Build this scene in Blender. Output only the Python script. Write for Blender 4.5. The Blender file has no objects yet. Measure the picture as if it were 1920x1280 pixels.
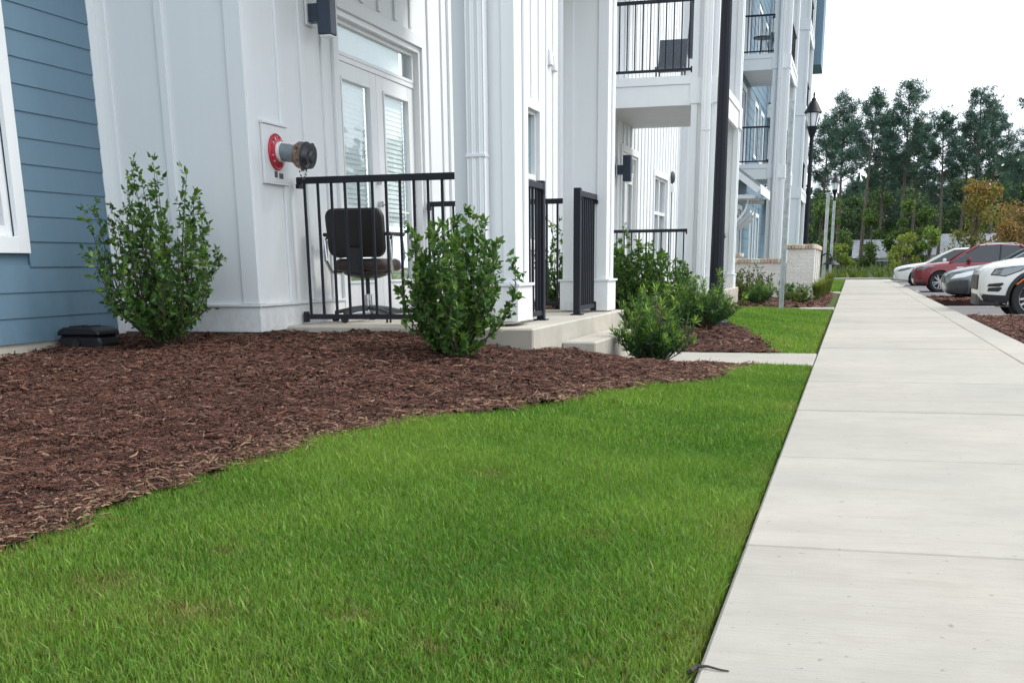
import bpy, bmesh, math, random
import numpy as np
from mathutils import Vector, Matrix

random.seed(7)
rng = np.random.default_rng(11)
S = bpy.context.scene
COL = S.collection

# ------------------------------------------------------------------ camera
CAM_H = 0.85
yaw, pitch, roll = -0.2792514, 0.2805139, 0.01010138
FPX, PPY = 2160.7, 1119.4
fwd = Vector((math.sin(yaw)*math.cos(pitch), math.cos(yaw)*math.cos(pitch), -math.sin(pitch)))
rgt = Vector((math.cos(yaw), -math.sin(yaw), 0.0))
dwn = fwd.cross(rgt)
c_, s_ = math.cos(roll), math.sin(roll)
rgt, dwn = c_*rgt + s_*dwn, -s_*rgt + c_*dwn
cam = bpy.data.cameras.new('camera')
cam_o = bpy.data.objects.new('camera', cam)
COL.objects.link(cam_o)
m = Matrix.Identity(4)
for i in range(3):
    m[i][0] = rgt[i]; m[i][1] = -dwn[i]; m[i][2] = -fwd[i]
m[2][3] = CAM_H
cam_o.matrix_world = m
cam.sensor_fit = 'HORIZONTAL'
cam.sensor_width = 36.0
cam.lens = FPX/1920.0*36.0
cam.shift_y = (PPY-640.0)/1920.0       # the photograph is the upper part of an upright frame
cam.clip_start = 0.05
cam.clip_end = 3000.0
S.camera = cam_o

# ------------------------------------------------------------------ light
SUN_EL, SUN_AZ = math.radians(50.0), math.radians(62.0)   # azimuth measured from +Y towards +X
W = bpy.data.worlds.new('World'); S.world = W; W.use_nodes = True
nt = W.node_tree; nt.nodes.clear()
n_out = nt.nodes.new('ShaderNodeOutputWorld')
n_sky = nt.nodes.new('ShaderNodeTexSky'); n_sky.sky_type = 'NISHITA'
n_sky.sun_disc = False; n_sky.sun_elevation = SUN_EL; n_sky.sun_rotation = SUN_AZ
n_sky.air_density = 1.2; n_sky.dust_density = 3.0
n_b1 = nt.nodes.new('ShaderNodeBackground'); n_b1.inputs[1].default_value = 0.10
nt.links.new(n_sky.outputs[0], n_b1.inputs[0])
n_tc = nt.nodes.new('ShaderNodeTexCoord')
n_mp = nt.nodes.new('ShaderNodeMapping'); n_mp.inputs['Scale'].default_value = (1.0, 1.0, 2.6)
n_no = nt.nodes.new('ShaderNodeTexNoise'); n_no.inputs['Scale'].default_value = 2.2; n_no.inputs['Detail'].default_value = 5
n_cr = nt.nodes.new('ShaderNodeValToRGB')
n_cr.color_ramp.elements[0].position = 0.3; n_cr.color_ramp.elements[0].color = (0.78, 0.865, 0.97, 1)
n_cr.color_ramp.elements[1].position = 0.72; n_cr.color_ramp.elements[1].color = (0.94, 0.965, 1.0, 1)
nt.links.new(n_tc.outputs['Generated'], n_mp.inputs[0]); nt.links.new(n_mp.outputs[0], n_no.inputs['Vector'])
nt.links.new(n_no.outputs['Fac'], n_cr.inputs[0])
n_b2 = nt.nodes.new('ShaderNodeBackground'); n_b2.inputs[1].default_value = 1.05
nt.links.new(n_cr.outputs[0], n_b2.inputs[0])
n_mx = nt.nodes.new('ShaderNodeMixShader'); n_mx.inputs[0].default_value = 0.86   # cloud cover
nt.links.new(n_b1.outputs[0], n_mx.inputs[1]); nt.links.new(n_b2.outputs[0], n_mx.inputs[2])
nt.links.new(n_mx.outputs[0], n_out.inputs[0])

sun = bpy.data.lights.new('sun', 'SUN'); sun.energy = 1.5; sun.angle = math.radians(22); sun.color = (1.0, 0.96, 0.90)
sun_o = bpy.data.objects.new('sun', sun); COL.objects.link(sun_o)
sd = Vector((math.sin(SUN_AZ)*math.cos(SUN_EL), math.cos(SUN_AZ)*math.cos(SUN_EL), math.sin(SUN_EL)))
sun_o.rotation_euler = sd.to_track_quat('Z', 'Y').to_euler()
sun_o.location = (20, 20, 30)

S.view_settings.view_transform = 'Standard'; S.view_settings.look = 'None'
S.view_settings.exposure = 1.0; S.view_settings.gamma = 1.0
S.view_settings.use_curve_mapping = False
S.render.engine = 'CYCLES'
S.cycles.max_bounces = 5; S.cycles.diffuse_bounces = 3; S.cycles.glossy_bounces = 3; S.cycles.volume_bounces = 0; S.cycles.transparent_max_bounces = 8
S.cycles.use_denoising = True

# ------------------------------------------------------------------ materials
def srgb(r, g, b):
    f = lambda c: (c/255/12.92) if c/255 <= 0.04045 else ((c/255+0.055)/1.055)**2.4
    return (f(r), f(g), f(b))

class NT:
    def __init__(s, name):
        s.m = bpy.data.materials.new(name); s.m.use_nodes = True
        s.t = s.m.node_tree; s.t.nodes.clear()
        s.out = s.n('ShaderNodeOutputMaterial')
    def n(s, t, **k):
        o = s.t.nodes.new(t)
        for a, v in k.items(): setattr(o, a, v)
        return o
    def l(s, a, b): s.t.links.new(a, b)
    def set(s, sock, v):
        if hasattr(v, 'links') or isinstance(v, bpy.types.NodeSocket): s.l(v, sock)
        else: sock.default_value = v
    def coord(s, kind='Object', scale=(1, 1, 1)):
        tc = s.n('ShaderNodeTexCoord'); mp = s.n('ShaderNodeMapping'); mp.inputs['Scale'].default_value = scale
        s.l(tc.outputs[kind], mp.inputs[0]); return mp.outputs[0]
    def world(s, scale=(1, 1, 1)):
        ge = s.n('ShaderNodeNewGeometry'); mp = s.n('ShaderNodeMapping'); mp.inputs['Scale'].default_value = scale
        s.l(ge.outputs['Position'], mp.inputs[0]); return mp.outputs[0]
    def noise(s, vec, scale, detail=4, rough=0.55):
        o = s.n('ShaderNodeTexNoise'); o.inputs['Scale'].default_value = scale
        o.inputs['Detail'].default_value = detail; o.inputs['Roughness'].default_value = rough
        s.l(vec, o.inputs['Vector']); return o.outputs['Fac']
    def ramp(s, fac, stops):
        o = s.n('ShaderNodeValToRGB'); e = o.color_ramp.elements
        while len(e) < len(stops): e.new(0.5)
        for i, (p, c) in enumerate(stops):
            e[i].position = p; e[i].color = (c, c, c, 1) if isinstance(c, (int, float)) else (*c, 1)
        s.l(fac, o.inputs[0]); return o.outputs[0]
    def mix(s, fac, a, b, mode='MIX'):
        o = s.n('ShaderNodeMix', data_type='RGBA', blend_type=mode)
        s.set(o.inputs[0], fac)
        for sk, v in ((o.inputs[6], a), (o.inputs[7], b)):
            if isinstance(v, tuple) and len(v) == 3: v = (*v, 1)
            s.set(sk, v)
        return o.outputs[2]
    def math(s, op, a, b=0.0):
        o = s.n('ShaderNodeMath', operation=op); s.set(o.inputs[0], a); s.set(o.inputs[1], b); return o.outputs[0]
    def bump(s, h, strength=0.3, dist=0.01):
        o = s.n('ShaderNodeBump'); o.inputs['Strength'].default_value = strength
        o.inputs['Distance'].default_value = dist; s.l(h, o.inputs['Height']); return o.outputs[0]
    def pbr(s, col, rough=0.6, metal=0.0, normal=None, spec=0.5, **k):
        o = s.n('ShaderNodeBsdfPrincipled')
        if isinstance(col, tuple) and len(col) == 3: col = (*col, 1)
        s.set(o.inputs['Base Color'], col); s.set(o.inputs['Roughness'], rough)
        o.inputs['Metallic'].default_value = metal
        o.inputs['Specular IOR Level'].default_value = spec
        for a, v in k.items(): s.set(o.inputs[a.replace('_', ' ')], v)
        if normal is not None: s.l(normal, o.inputs['Normal'])
        return o.outputs[0]
    def done(s, sh): s.l(sh, s.out.inputs[0]); return s.m
    def rand(s):
        o = s.n('ShaderNodeObjectInfo'); return o.outputs['Random']

M = {}
def painted(name, col, rough=0.5, dirt=0.10, grain=True, var=0.05):
    t = NT(name); w = t.world()
    n1 = t.noise(w, 1.3, 5); n2 = t.noise(t.world((6, 6, 0.7)), 3.0, 4)
    f = t.ramp(n1, [(0.3, 1-dirt), (0.7, 1.0)])
    f2 = t.ramp(n2, [(0.35, 1-dirt*0.7), (0.7, 1.0)])
    rv = t.math('ADD', t.math('MULTIPLY', t.rand(), var), 1-var)
    c = t.mix(1.0, t.mix(1.0, col, f, 'MULTIPLY'), f2, 'MULTIPLY')
    c = t.mix(1.0, c, rv, 'MULTIPLY')
    nb = t.noise(t.world((40, 40, 6)), 4.0, 3) if grain else n1
    ge = t.n('ShaderNodeNewGeometry'); sx = t.n('ShaderNodeSeparateXYZ'); t.l(ge.outputs['Position'], sx.inputs[0])     # soil splashed up from the bed
    sp = t.math('MULTIPLY', t.ramp(sx.outputs[2], [(0.30, 1.0), (0.66, 0.0)]), t.ramp(t.noise(w, 16, 5, 0.7), [(0.42, 0.0), (0.66, 0.55)]))
    c = t.mix(sp, c, tuple(x*0.62 for x in (0.80, 0.66, 0.52)) if col[0] > 0.5 else tuple(x*0.7 for x in col))
    M[name] = t.done(t.pbr(c, rough, normal=t.bump(nb, 0.12, 0.002)))
painted('white_paint', (0.78, 0.81, 0.82), 0.5, 0.025, var=0.025)
painted('blue_siding', (0.126, 0.216, 0.288), 0.55, 0.06, var=0.06)
painted('white_metal', (0.80, 0.82, 0.83), 0.35, 0.05, grain=False)
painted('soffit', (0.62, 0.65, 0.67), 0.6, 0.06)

def concrete(name, col, broom=True, stain=0.18):
    t = NT(name)
    n1 = t.noise(t.world(), 0.9, 6, 0.6); n2 = t.noise(t.world(), 5.0, 6, 0.65); n3 = t.noise(t.world(), 130.0, 2)
    n4 = t.noise(t.world(), 0.45, 3); n5 = t.noise(t.world((0.5, 3.0, 1)), 1.7, 6, 0.7)
    br = t.noise(t.world((1.6, 75, 75)), 2.0, 6, 0.8)
    c = t.mix(t.ramp(n1, [(0.30, 0.0), (0.72, 1.0)]), tuple(x*(1-stain) for x in col), col)
    c = t.mix(t.ramp(n4, [(0.35, 0.0), (0.65, 0.6)]), c, (col[0]*1.05, col[1]*0.98, col[2]*0.92))
    c = t.mix(t.ramp(n2, [(0.30, stain*1.6), (0.58, 0.0)]), c, (col[0]*0.70, col[1]*0.67, col[2]*0.62))
    c = t.mix(t.ramp(n5, [(0.30, stain*1.7), (0.50, 0.0)]), c, (col[0]*0.66, col[1]*0.64, col[2]*0.60))
    if broom: c = t.mix(t.ramp(br, [(0.34, 0.62), (0.50, 0.0)]), c, tuple(x*0.70 for x in col))
    sp = t.noise(t.world(), 30.0, 2, 0.5)
    c = t.mix(t.ramp(sp, [(0.70, 0.0), (0.735, 0.6)]), c, tuple(x*0.42 for x in col))
    rv = t.math('ADD', t.math('MULTIPLY', t.rand(), 0.10), 0.93)
    c = t.mix(1.0, c, rv, 'MULTIPLY')
    h = t.math('ADD', t.math('MULTIPLY', br, 0.9 if broom else 0.0), t.math('MULTIPLY', n3, 0.5))
    M[name] = t.done(t.pbr(c, 0.88, normal=t.bump(h, 0.5, 0.004), spec=0.25))
concrete('walk_concrete', (0.408, 0.398, 0.362), stain=0.20)
concrete('porch_concrete', (0.50, 0.475, 0.42), broom=False, stain=0.28)
concrete('joint_dark', (0.22, 0.20, 0.17), broom=False)

def plain(name, col, rough=0.5, metal=0.0, spec=0.5, noise=0.15, scale=20, bump=0.1, **k):
    t = NT(name); n = t.noise(t.world(), scale, 4)
    c = t.mix(t.ramp(n, [(0.3, 0.0), (0.7, 1.0)]), tuple(x*(1-noise) for x in col), tuple(min(1, x*(1+noise)) for x in col))
    M[name] = t.done(t.pbr(c, t.math('ADD', t.math('MULTIPLY', n, 0.15), rough-0.07), metal, t.bump(n, bump, 0.002), spec, **k))
plain('rail_black', (0.010, 0.012, 0.020), 0.48, spec=0.35)
plain('lamp_black', (0.007, 0.009, 0.016), 0.5, spec=0.3)
plain('sconce_grey', (0.030, 0.045, 0.075), 0.4)
plain('black_plastic', (0.010, 0.011, 0.014), 0.45, bump=0.3, scale=90)
plain('pipe_black', (0.014, 0.014, 0.016), 0.5)
plain('chair_vinyl', (0.009, 0.007, 0.007), 0.5, bump=0.3, scale=60)
plain('chair_seat', (0.034, 0.019, 0.016), 0.55, bump=0.3, scale=60)
plain('chrome', (0.55, 0.56, 0.57), 0.22, 1.0)
plain('galvanised', (0.42, 0.46, 0.47), 0.42, 0.85, noise=0.25, scale=9)
plain('flange_red', (0.46, 0.022, 0.045), 0.35, noise=0.2)
plain('pipe_grey', (0.20, 0.24, 0.26), 0.42, 0.35)
plain('brass_old', (0.24, 0.165, 0.12), 0.42, 0.7, noise=0.6, scale=30)
plain('cap_dark', (0.060, 0.060, 0.068), 0.42, 0.5, noise=0.45, scale=30)
plain('sticker_dark', (0.05, 0.05, 0.05), 0.5)
plain('bark', (0.10, 0.080, 0.065), 0.9, noise=0.35, scale=6, bump=0.6)
plain('stem', (0.060, 0.050, 0.030), 0.85, noise=0.3)
plain('tyre', (0.018, 0.018, 0.020), 0.8)
plain('rim', (0.52, 0.53, 0.55), 0.28, 0.9)
plain('trim_black', (0.018, 0.019, 0.022), 0.5)
plain('trim_grey', (0.05, 0.056, 0.062), 0.4)
plain('interior', (0.13, 0.14, 0.15), 0.9)
plain('blind', (0.84, 0.86, 0.86), 0.6, noise=0.03)
plain('roof_grey', (0.22, 0.24, 0.26), 0.8, noise=0.2, scale=3)
plain('wood_stick', (0.045, 0.038, 0.032), 0.9)
plain('brick_tan', (0.50, 0.38, 0.27), 0.9, noise=0.3, scale=14, bump=0.5)
plain('brick_pale', (0.62, 0.58, 0.50), 0.9, noise=0.2, scale=14, bump=0.5)
plain('lamp_lens', (0.85, 0.88, 0.90), 0.3, noise=0.02)
plain('furniture_dark', (0.035, 0.040, 0.050), 0.6)
plain('furniture_grey', (0.11, 0.125, 0.15), 0.7)
plain('badge', (0.75, 0.75, 0.76), 0.25, 0.8)
plain('amber', (0.55, 0.13, 0.03), 0.3)

def glass(name, tint=(0.80, 0.88, 0.88), refl=1.0, dark=None, off=0.05):
    t = NT(name)
    fr = t.n('ShaderNodeFresnel'); fr.inputs[0].default_value = 1.52
    wv = t.noise(t.world(), 1.6, 2); nb = t.bump(wv, 0.04, 0.03)
    gl = t.n('ShaderNodeBsdfGlossy'); gl.inputs['Roughness'].default_value = 0.02
    gl.inputs['Color'].default_value = (0.9, 0.97, 1.0, 1); t.l(nb, gl.inputs['Normal'])
    if dark: base = t.pbr(dark, 0.1)
    else:
        tr = t.n('ShaderNodeBsdfTransparent'); tr.inputs[0].default_value = (*tint, 1); base = tr.outputs[0]
    mx = t.n('ShaderNodeMixShader')
    ge = t.n('ShaderNodeNewGeometry')
    fac = t.math('MINIMUM', t.math('ADD', t.math('MULTIPLY', fr.outputs[0], refl), off), 1.0)
    t.l(t.math('MULTIPLY', fac, t.math('SUBTRACT', 1.0, ge.outputs['Backfacing'])), mx.inputs[0])
    t.l(base, mx.inputs[1]); t.l(gl.outputs[0], mx.inputs[2])
    M[name] = t.done(mx.outputs[0])
glass('door_glass', (0.95, 0.98, 0.98))
glass('window_glass', (0.30, 0.52, 0.56), 1.1, dark=(0.05, 0.16, 0.19))
glass('far_glass', (0.3, 0.4, 0.45), 1.2, dark=(0.030, 0.050, 0.060))
glass('car_glass', (0.3, 0.35, 0.36), 0.55, dark=(0.012, 0.016, 0.018), off=0.0)
glass('headlamp', (0.3, 0.35, 0.36), 1.5, dark=(0.10, 0.11, 0.12))

def carpaint(name, col, metal=0.0, rough=0.28):
    t = NT(name); n = t.noise(t.world(), 400, 1)
    c = t.mix(t.math('MULTIPLY', n, 0.15), col, tuple(x*0.85 for x in col))
    M[name] = t.done(t.pbr(c, rough, metal, None, 0.5, Coat_Weight=0.6, Coat_Roughness=0.06))
carpaint('car_white', (0.72, 0.73, 0.71))
carpaint('car_red', (0.20, 0.016, 0.026), 0.2)
carpaint('car_silver', (0.17, 0.20, 0.205), 0.6)

def attr_foliage(name, rough=0.5, trans=0.3, spec=0.35):
    t = NT(name); a = t.n('ShaderNodeAttribute', attribute_name='Col')
    p = t.pbr(a.outputs['Color'], rough, spec=spec)
    tr = t.n('ShaderNodeBsdfTranslucent')
    t.l(t.mix(1.0, a.outputs['Color'], (1.25, 1.3, 0.55), 'MULTIPLY'), tr.inputs[0])
    mx = t.n('ShaderNodeMixShader'); mx.inputs[0].default_value = trans
    t.l(p, mx.inputs[1]); t.l(tr.outputs[0], mx.inputs[2]); M[name] = t.done(mx.outputs[0])
attr_foliage('leaf', 0.5, 0.28, 0.32)
attr_foliage('grass', 0.55, 0.35, 0.25)
attr_foliage('needle', 0.6, 0.12, 0.2)
t = NT('chip'); a = t.n('ShaderNodeAttribute', attribute_name='Col')
nb = t.noise(t.world((30, 30, 30)), 6.0, 3)
M['chip'] = t.done(t.pbr(t.mix(1.0, a.outputs['Color'], t.ramp(nb, [(0.3, 0.75), (0.7, 1.15)]), 'MULTIPLY'), 0.85, normal=t.bump(nb, 0.5, 0.003), spec=0.3))

t = NT('mulch_soil'); w = t.world()
n1 = t.noise(w, 60, 5, 0.7); n2 = t.noise(w, 4, 4)
c = t.mix(t.ramp(n1, [(0.3, 0.0), (0.75, 1.0)]), (0.020, 0.011, 0.010), (0.085, 0.045, 0.036))
c = t.mix(t.ramp(n2, [(0.3, 0.0), (0.7, 0.5)]), c, (0.035, 0.019, 0.015))
M['mulch_soil'] = t.done(t.pbr(c, 0.95, normal=t.bump(n1, 0.8, 0.02), spec=0.2))

t = NT('lawn_ground'); w = t.world()
n1 = t.noise(w, 24, 5, 0.7); n2 = t.noise(w, 1.3, 4); n3 = t.noise(w, 0.05, 4)
c = t.mix(t.ramp(n1, [(0.3, 0.0), (0.7, 1.0)]), (0.030, 0.055, 0.012), (0.065, 0.120, 0.022))
c = t.mix(t.ramp(n2, [(0.4, 0.0), (0.75, 0.55)]), c, (0.085, 0.095, 0.030))
c = t.mix(t.ramp(n3, [(0.4, 0.0), (0.7, 0.5)]), c, (0.10, 0.10, 0.04))
M['lawn_ground'] = t.done(t.pbr(c, 0.95, normal=t.bump(n1, 0.6, 0.03), spec=0.15))

t = NT('asphalt'); w = t.world()
n1 = t.noise(w, 90, 3, 0.7); n2 = t.noise(w, 0.7, 5)
c = t.mix(t.ramp(n1, [(0.3, 0.0), (0.7, 1.0)]), (0.11, 0.105, 0.105), (0.19, 0.18, 0.18))
c = t.mix(t.ramp(n2, [(0.35, 0.0), (0.7, 0.5)]), c, (0.10, 0.095, 0.10))
M['asphalt'] = t.done(t.pbr(c, 0.9, normal=t.bump(n1, 0.5, 0.006), spec=0.3))
t = NT('line_paint'); n1 = t.noise(t.world(), 30, 5, 0.7)
M['line_paint'] = t.done(t.pbr(t.mix(t.ramp(n1, [(0.4, 0.0), (0.62, 1.0)]), (0.45, 0.45, 0.44), (0.74, 0.74, 0.72)), 0.7))

t = NT('brick_wash')   # slurried pale brick
ge = t.n('ShaderNodeNewGeometry'); sx = t.n('ShaderNodeSeparateXYZ'); t.l(ge.outputs['Position'], sx.inputs[0])
cx = t.n('ShaderNodeCombineXYZ'); t.l(t.math('ADD', sx.outputs[0], sx.outputs[1]), cx.inputs[0]); t.l(sx.outputs[2], cx.inputs[1])
bk = t.n('ShaderNodeTexBrick'); bk.inputs['Scale'].default_value = 1.0
bk.inputs['Brick Width'].default_value = 0.21; bk.inputs['Row Height'].default_value = 0.075; bk.inputs['Mortar Size'].default_value = 0.009
bk.inputs['Color1'].default_value = (0.80, 0.78, 0.73, 1); bk.inputs['Color2'].default_value = (0.66, 0.64, 0.60, 1); bk.inputs['Mortar'].default_value = (0.74, 0.72, 0.68, 1)
t.l(cx.outputs[0], bk.inputs['Vector'])
n1 = t.noise(t.world(), 9, 5, 0.7); n2 = t.noise(t.world(), 26, 3)
c = t.mix(t.ramp(n1, [(0.35, 0.0), (0.6, 0.75)]), bk.outputs['Color'], (0.72, 0.70, 0.66))
c = t.mix(t.ramp(n2, [(0.60, 0.0), (0.68, 0.6)]), c, (0.40, 0.36, 0.32))
h = t.math('ADD', t.math('MULTIPLY', bk.outputs['Fac'], -0.7), n2)
M['brick_wash'] = t.done(t.pbr(c, 0.9, normal=t.bump(h, 0.8, 0.02), spec=0.2))

# ------------------------------------------------------------------ helpers
WL = {}
def tag(o, label=None, cat=None, group=None, kind=None):
    for k, v in (('label', label), ('category', cat), ('group', group), ('kind', kind)):
        if v: o[k] = v
    return o
def place(o, loc, parent):
    loc = Vector(loc)
    COL.objects.link(o)
    if parent is not None:
        o.parent = parent; o.location = loc - WL[parent.name]
    else: o.location = loc
    WL[o.name] = loc
    return o
def empty(name, loc, label=None, cat=None, group=None):
    o = bpy.data.objects.new(name, None); o.empty_display_size = 0.2
    place(o, loc, None); return tag(o, label, cat, group)

class MB:
    def __init__(s): s.v = []; s.f = []; s.mi = []; s.m = 0
    def face(s, *idx): s.f.append(idx); s.mi.append(s.m)
    def add(s, vs, fs):
        b = len(s.v); s.v += [tuple(x) for x in vs]
        for f in fs: s.f.append(tuple(b+i for i in f)); s.mi.append(s.m)
    def box(s, x0, x1, y0, y1, z0, z1):
        s.add([(x, y, z) for z in (z0, z1) for y in (y0, y1) for x in (x0, x1)],
              [(0, 2, 3, 1), (4, 5, 7, 6), (0, 1, 5, 4), (2, 6, 7, 3), (0, 4, 6, 2), (1, 3, 7, 5)])
    def cyl(s, p0, p1, r0, r1=None, n=12, caps=True):
        r1 = r0 if r1 is None else r1
        p0, p1 = Vector(p0), Vector(p1); d = (p1-p0).normalized()
        a = d.cross(Vector((0, 0, 1)) if abs(d.z) < 0.9 else Vector((1, 0, 0))).normalized(); b = d.cross(a)
        vs = []
        for p, r in ((p0, r0), (p1, r1)):
            for k in range(n):
                q = 2*math.pi*k/n; vs.append(p+(a*math.cos(q)+b*math.sin(q))*r)
        fs = [(k, (k+1) % n, n+(k+1) % n, n+k) for k in range(n)]
        if caps: fs += [tuple(range(n-1, -1, -1)), tuple(range(n, 2*n))]
        s.add(vs, fs)
    def tube(s, pts, rad, n=8):
        pts = [Vector(p) for p in pts]; rad = rad if hasattr(rad, '__len__') else [rad]*len(pts)
        rings = []; up = Vector((0.31, 0.12, 0.94))
        for i, p in enumerate(pts):
            d = (pts[min(i+1, len(pts)-1)]-pts[max(i-1, 0)]).normalized()
            a = d.cross(up)
            a = a.normalized() if a.length > 1e-3 else Vector((1, 0, 0)); b = d.cross(a)
            rings.append([p+(a*math.cos(2*math.pi*k/n)+b*math.sin(2*math.pi*k/n))*rad[i] for k in range(n)])
        vs = [v for r in rings for v in r]
        fs = [(i*n+k, i*n+(k+1) % n, (i+1)*n+(k+1) % n, (i+1)*n+k) for i in range(len(pts)-1) for k in range(n)]
        fs += [tuple(range(n-1, -1, -1)), tuple(range((len(pts)-1)*n, len(pts)*n))]
        s.add(vs, fs)
    def lathe(s, prof, n=24, axis='z', c=(0, 0, 0), closed=False):
        vs = []; c = Vector(c)
        for r, h in prof:
            for k in range(n):
                q = 2*math.pi*k/n; x, y = r*math.cos(q), r*math.sin(q)
                vs.append(c+Vector({'z': (x, y, h), 'x': (h, x, y), 'y': (y, h, x)}[axis]))
        L = len(prof)
        fs = [(i*n+k, i*n+(k+1) % n, (i+1)*n+(k+1) % n, (i+1)*n+k) for i in range(L-1) for k in range(n)]
        if closed: fs += [((L-1)*n+k, (L-1)*n+(k+1) % n, (k+1) % n, k) for k in range(n)]
        else: fs += [tuple(range(n-1, -1, -1)), tuple(range((L-1)*n, L*n))]
        s.add(vs, fs)
    def prism(s, poly, axis, a, b):     # polygon in the two other axes, extruded along axis from a to b
        def P(u, v, w): return {'x': (w, u, v), 'y': (u, w, v), 'z': (u, v, w)}[axis]
        n = len(poly)
        vs = [P(u, v, a) for u, v in poly]+[P(u, v, b) for u, v in poly]
        s.add(vs, [tuple(range(n-1, -1, -1)), tuple(range(n, 2*n))]+[(k, (k+1) % n, n+(k+1) % n, n+k) for k in range(n)])
    def mesh(s, name, mats, origin=(0, 0, 0), smooth=False, bevel=0.0):
        me = bpy.data.meshes.new(name)
        o = Vector(origin)
        me.from_pydata([Vector(v)-o for v in s.v], [], s.f)
        for mt in (mats if isinstance(mats, (list, tuple)) else [mats]): me.materials.append(M[mt])
        if any(s.mi): me.polygons.foreach_set('material_index', s.mi)
        bm = bmesh.new(); bm.from_mesh(me)
        bmesh.ops.recalc_face_normals(bm, faces=bm.faces)
        if bevel: bmesh.ops.bevel(bm, geom=list(bm.edges), offset=bevel, segments=1, profile=0.7, affect='EDGES', clamp_overlap=True)
        bm.to_mesh(me); bm.free()
        if smooth:
            me.polygons.foreach_set('use_smooth', [True]*len(me.polygons))
            me.set_sharp_from_angle(angle=math.radians(38))
        me.update(); return me
    def build(s, name, mats, parent=None, loc=(0, 0, 0), smooth=False, bevel=0.0):
        o = bpy.data.objects.new(name, s.mesh(name, mats, loc, smooth, bevel))
        return place(o, loc, parent)

BOXC = {}
def bx(name, x, y, z, mat, parent=None, bevel=0.0025):
    (x0, x1), (y0, y1), (z0, z1) = x, y, z
    d = (round(x1-x0, 4), round(y1-y0, 4), round(z1-z0, 4)); key = (d, mat, bevel)
    if key not in BOXC:
        b = MB(); b.box(-d[0]/2, d[0]/2, -d[1]/2, d[1]/2, -d[2]/2, d[2]/2)
        BOXC[key] = b.mesh(name, mat, bevel=min(bevel, min(d)*0.3))
    o = bpy.data.objects.new(name, BOXC[key])
    return place(o, ((x0+x1)/2, (y0+y1)/2, (z0+z1)/2), parent)
def copy_tree(o, loc, parent=None):
    c = o.copy(); COL.objects.link(c); c.parent = parent
    c.location = loc; WL[c.name] = Vector(loc) + (WL[parent.name] if parent else Vector())
    for ch in list(o.children): copy_tree(ch, ch.location.copy(), c)
    return c
def raw_mesh(name, V, F4, C=None, mat='leaf', F3=None, smooth=False):
    """V (n,3); F4 (m,4) quads; F3 (k,3) triangles; C (n,3) colours"""
    me = bpy.data.meshes.new(name)
    V = np.asarray(V, np.float32)
    parts = [np.asarray(f) for f in (F4, F3) if f is not None and len(f)]
    loops = np.concatenate([p.ravel() for p in parts]).astype(np.int32)
    tot = np.concatenate([np.full(len(p), p.shape[1]) for p in parts]).astype(np.int32)
    st = np.concatenate([[0], np.cumsum(tot)[:-1]]).astype(np.int32)
    me.vertices.add(len(V)); me.vertices.foreach_set('co', V.ravel())
    me.loops.add(len(loops)); me.loops.foreach_set('vertex_index', loops)
    me.polygons.add(len(tot)); me.polygons.foreach_set('loop_start', st)
    me.update(calc_edges=True); me.validate()
    if C is not None:
        at = me.color_attributes.new('Col', 'FLOAT_COLOR', 'POINT')
        at.data.foreach_set('color', np.concatenate([np.asarray(C, np.float32), np.ones((len(V), 1), np.float32)], 1).ravel())
    if smooth: me.polygons.foreach_set('use_smooth', [True]*len(me.polygons))
    me.materials.append(M[mat]); return me
def nrm(a): return a/np.maximum(np.linalg.norm(a, axis=1, keepdims=True), 1e-9)
def leaves(name, P, D, L, Wd, C, mat='leaf', fold=0.25, r=rng):
    """folded diamond leaves: base P, direction D, length L, width Wd, colour C"""
    n = len(P); D = nrm(D); A = nrm(np.cross(D, r.normal(size=(n, 3)))); U = np.cross(A, D)
    L = np.broadcast_to(L, (n,))[:, None]; Wd = np.broadcast_to(Wd, (n,))[:, None]
    mid = P+D*L*0.45
    V = np.stack([P, mid+A*Wd*0.5+U*Wd*fold, P+D*L, mid-A*Wd*0.5+U*Wd*fold], 1).reshape(-1, 3)
    i = np.arange(n)[:, None]*4
    F = np.concatenate([i+np.array([[0, 1, 2]]), i+np.array([[0, 2, 3]])])
    return raw_mesh(name, V, None, np.repeat(C, 4, 0), mat, F3=F)
def sm(t): t = np.clip(t, 0, 1); return t*t*(3-2*t)
def gz(x, y):
    """height of the ground: rises from the pavement to the house wall"""
    x = np.asarray(x, float); y = np.asarray(y, float)
    t = np.clip((-x-0.35)/3.0, 0, 1); r = 0.34*(0.55*t+0.45*sm(t))
    near = np.clip(1-0.14*(8.2-y), 0.12, 1.0)
    dip = sm((y-8.7)/1.5)*(1-sm((y-11.8)/1.2))*sm((x+3.0)/0.8)
    far = 1-0.75*sm((y-17)/5)
    return r*near*(1-dip*0.97)*far
# border between mulch and lawn
E1Y = np.array([0.0, 2.77, 3.08, 3.55, 4.11, 4.64, 5.06, 5.49, 6.26, 7.43, 8.39, 9.93, 11.04])
E1X = np.array([-2.4, -2.37, -2.31, -2.32, -2.31, -2.27, -2.12, -1.93, -1.66, -1.26, -0.95, -0.83, -0.64])
E2Y = np.array([11.7, 11.9, 12.7, 13.8, 14.7, 15.4, 16.5, 19.0, 22.8])
E2X = np.array([-0.62, -0.72, -0.84, -1.08, -1.35, -1.60, -1.75, -1.85, -1.9])
def wig(y): return 0.035*np.sin(y*3.1+0.4)+0.022*np.sin(y*8.7+1.0)+0.012*np.sin(y*21.0)
def edge1(y): return np.interp(y, E1Y, E1X)+wig(y)
def edge2(y): return np.interp(y, E2Y, E2X)+wig(y)*0.7
PATH0, PATH1 = 10.35, 11.70

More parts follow.
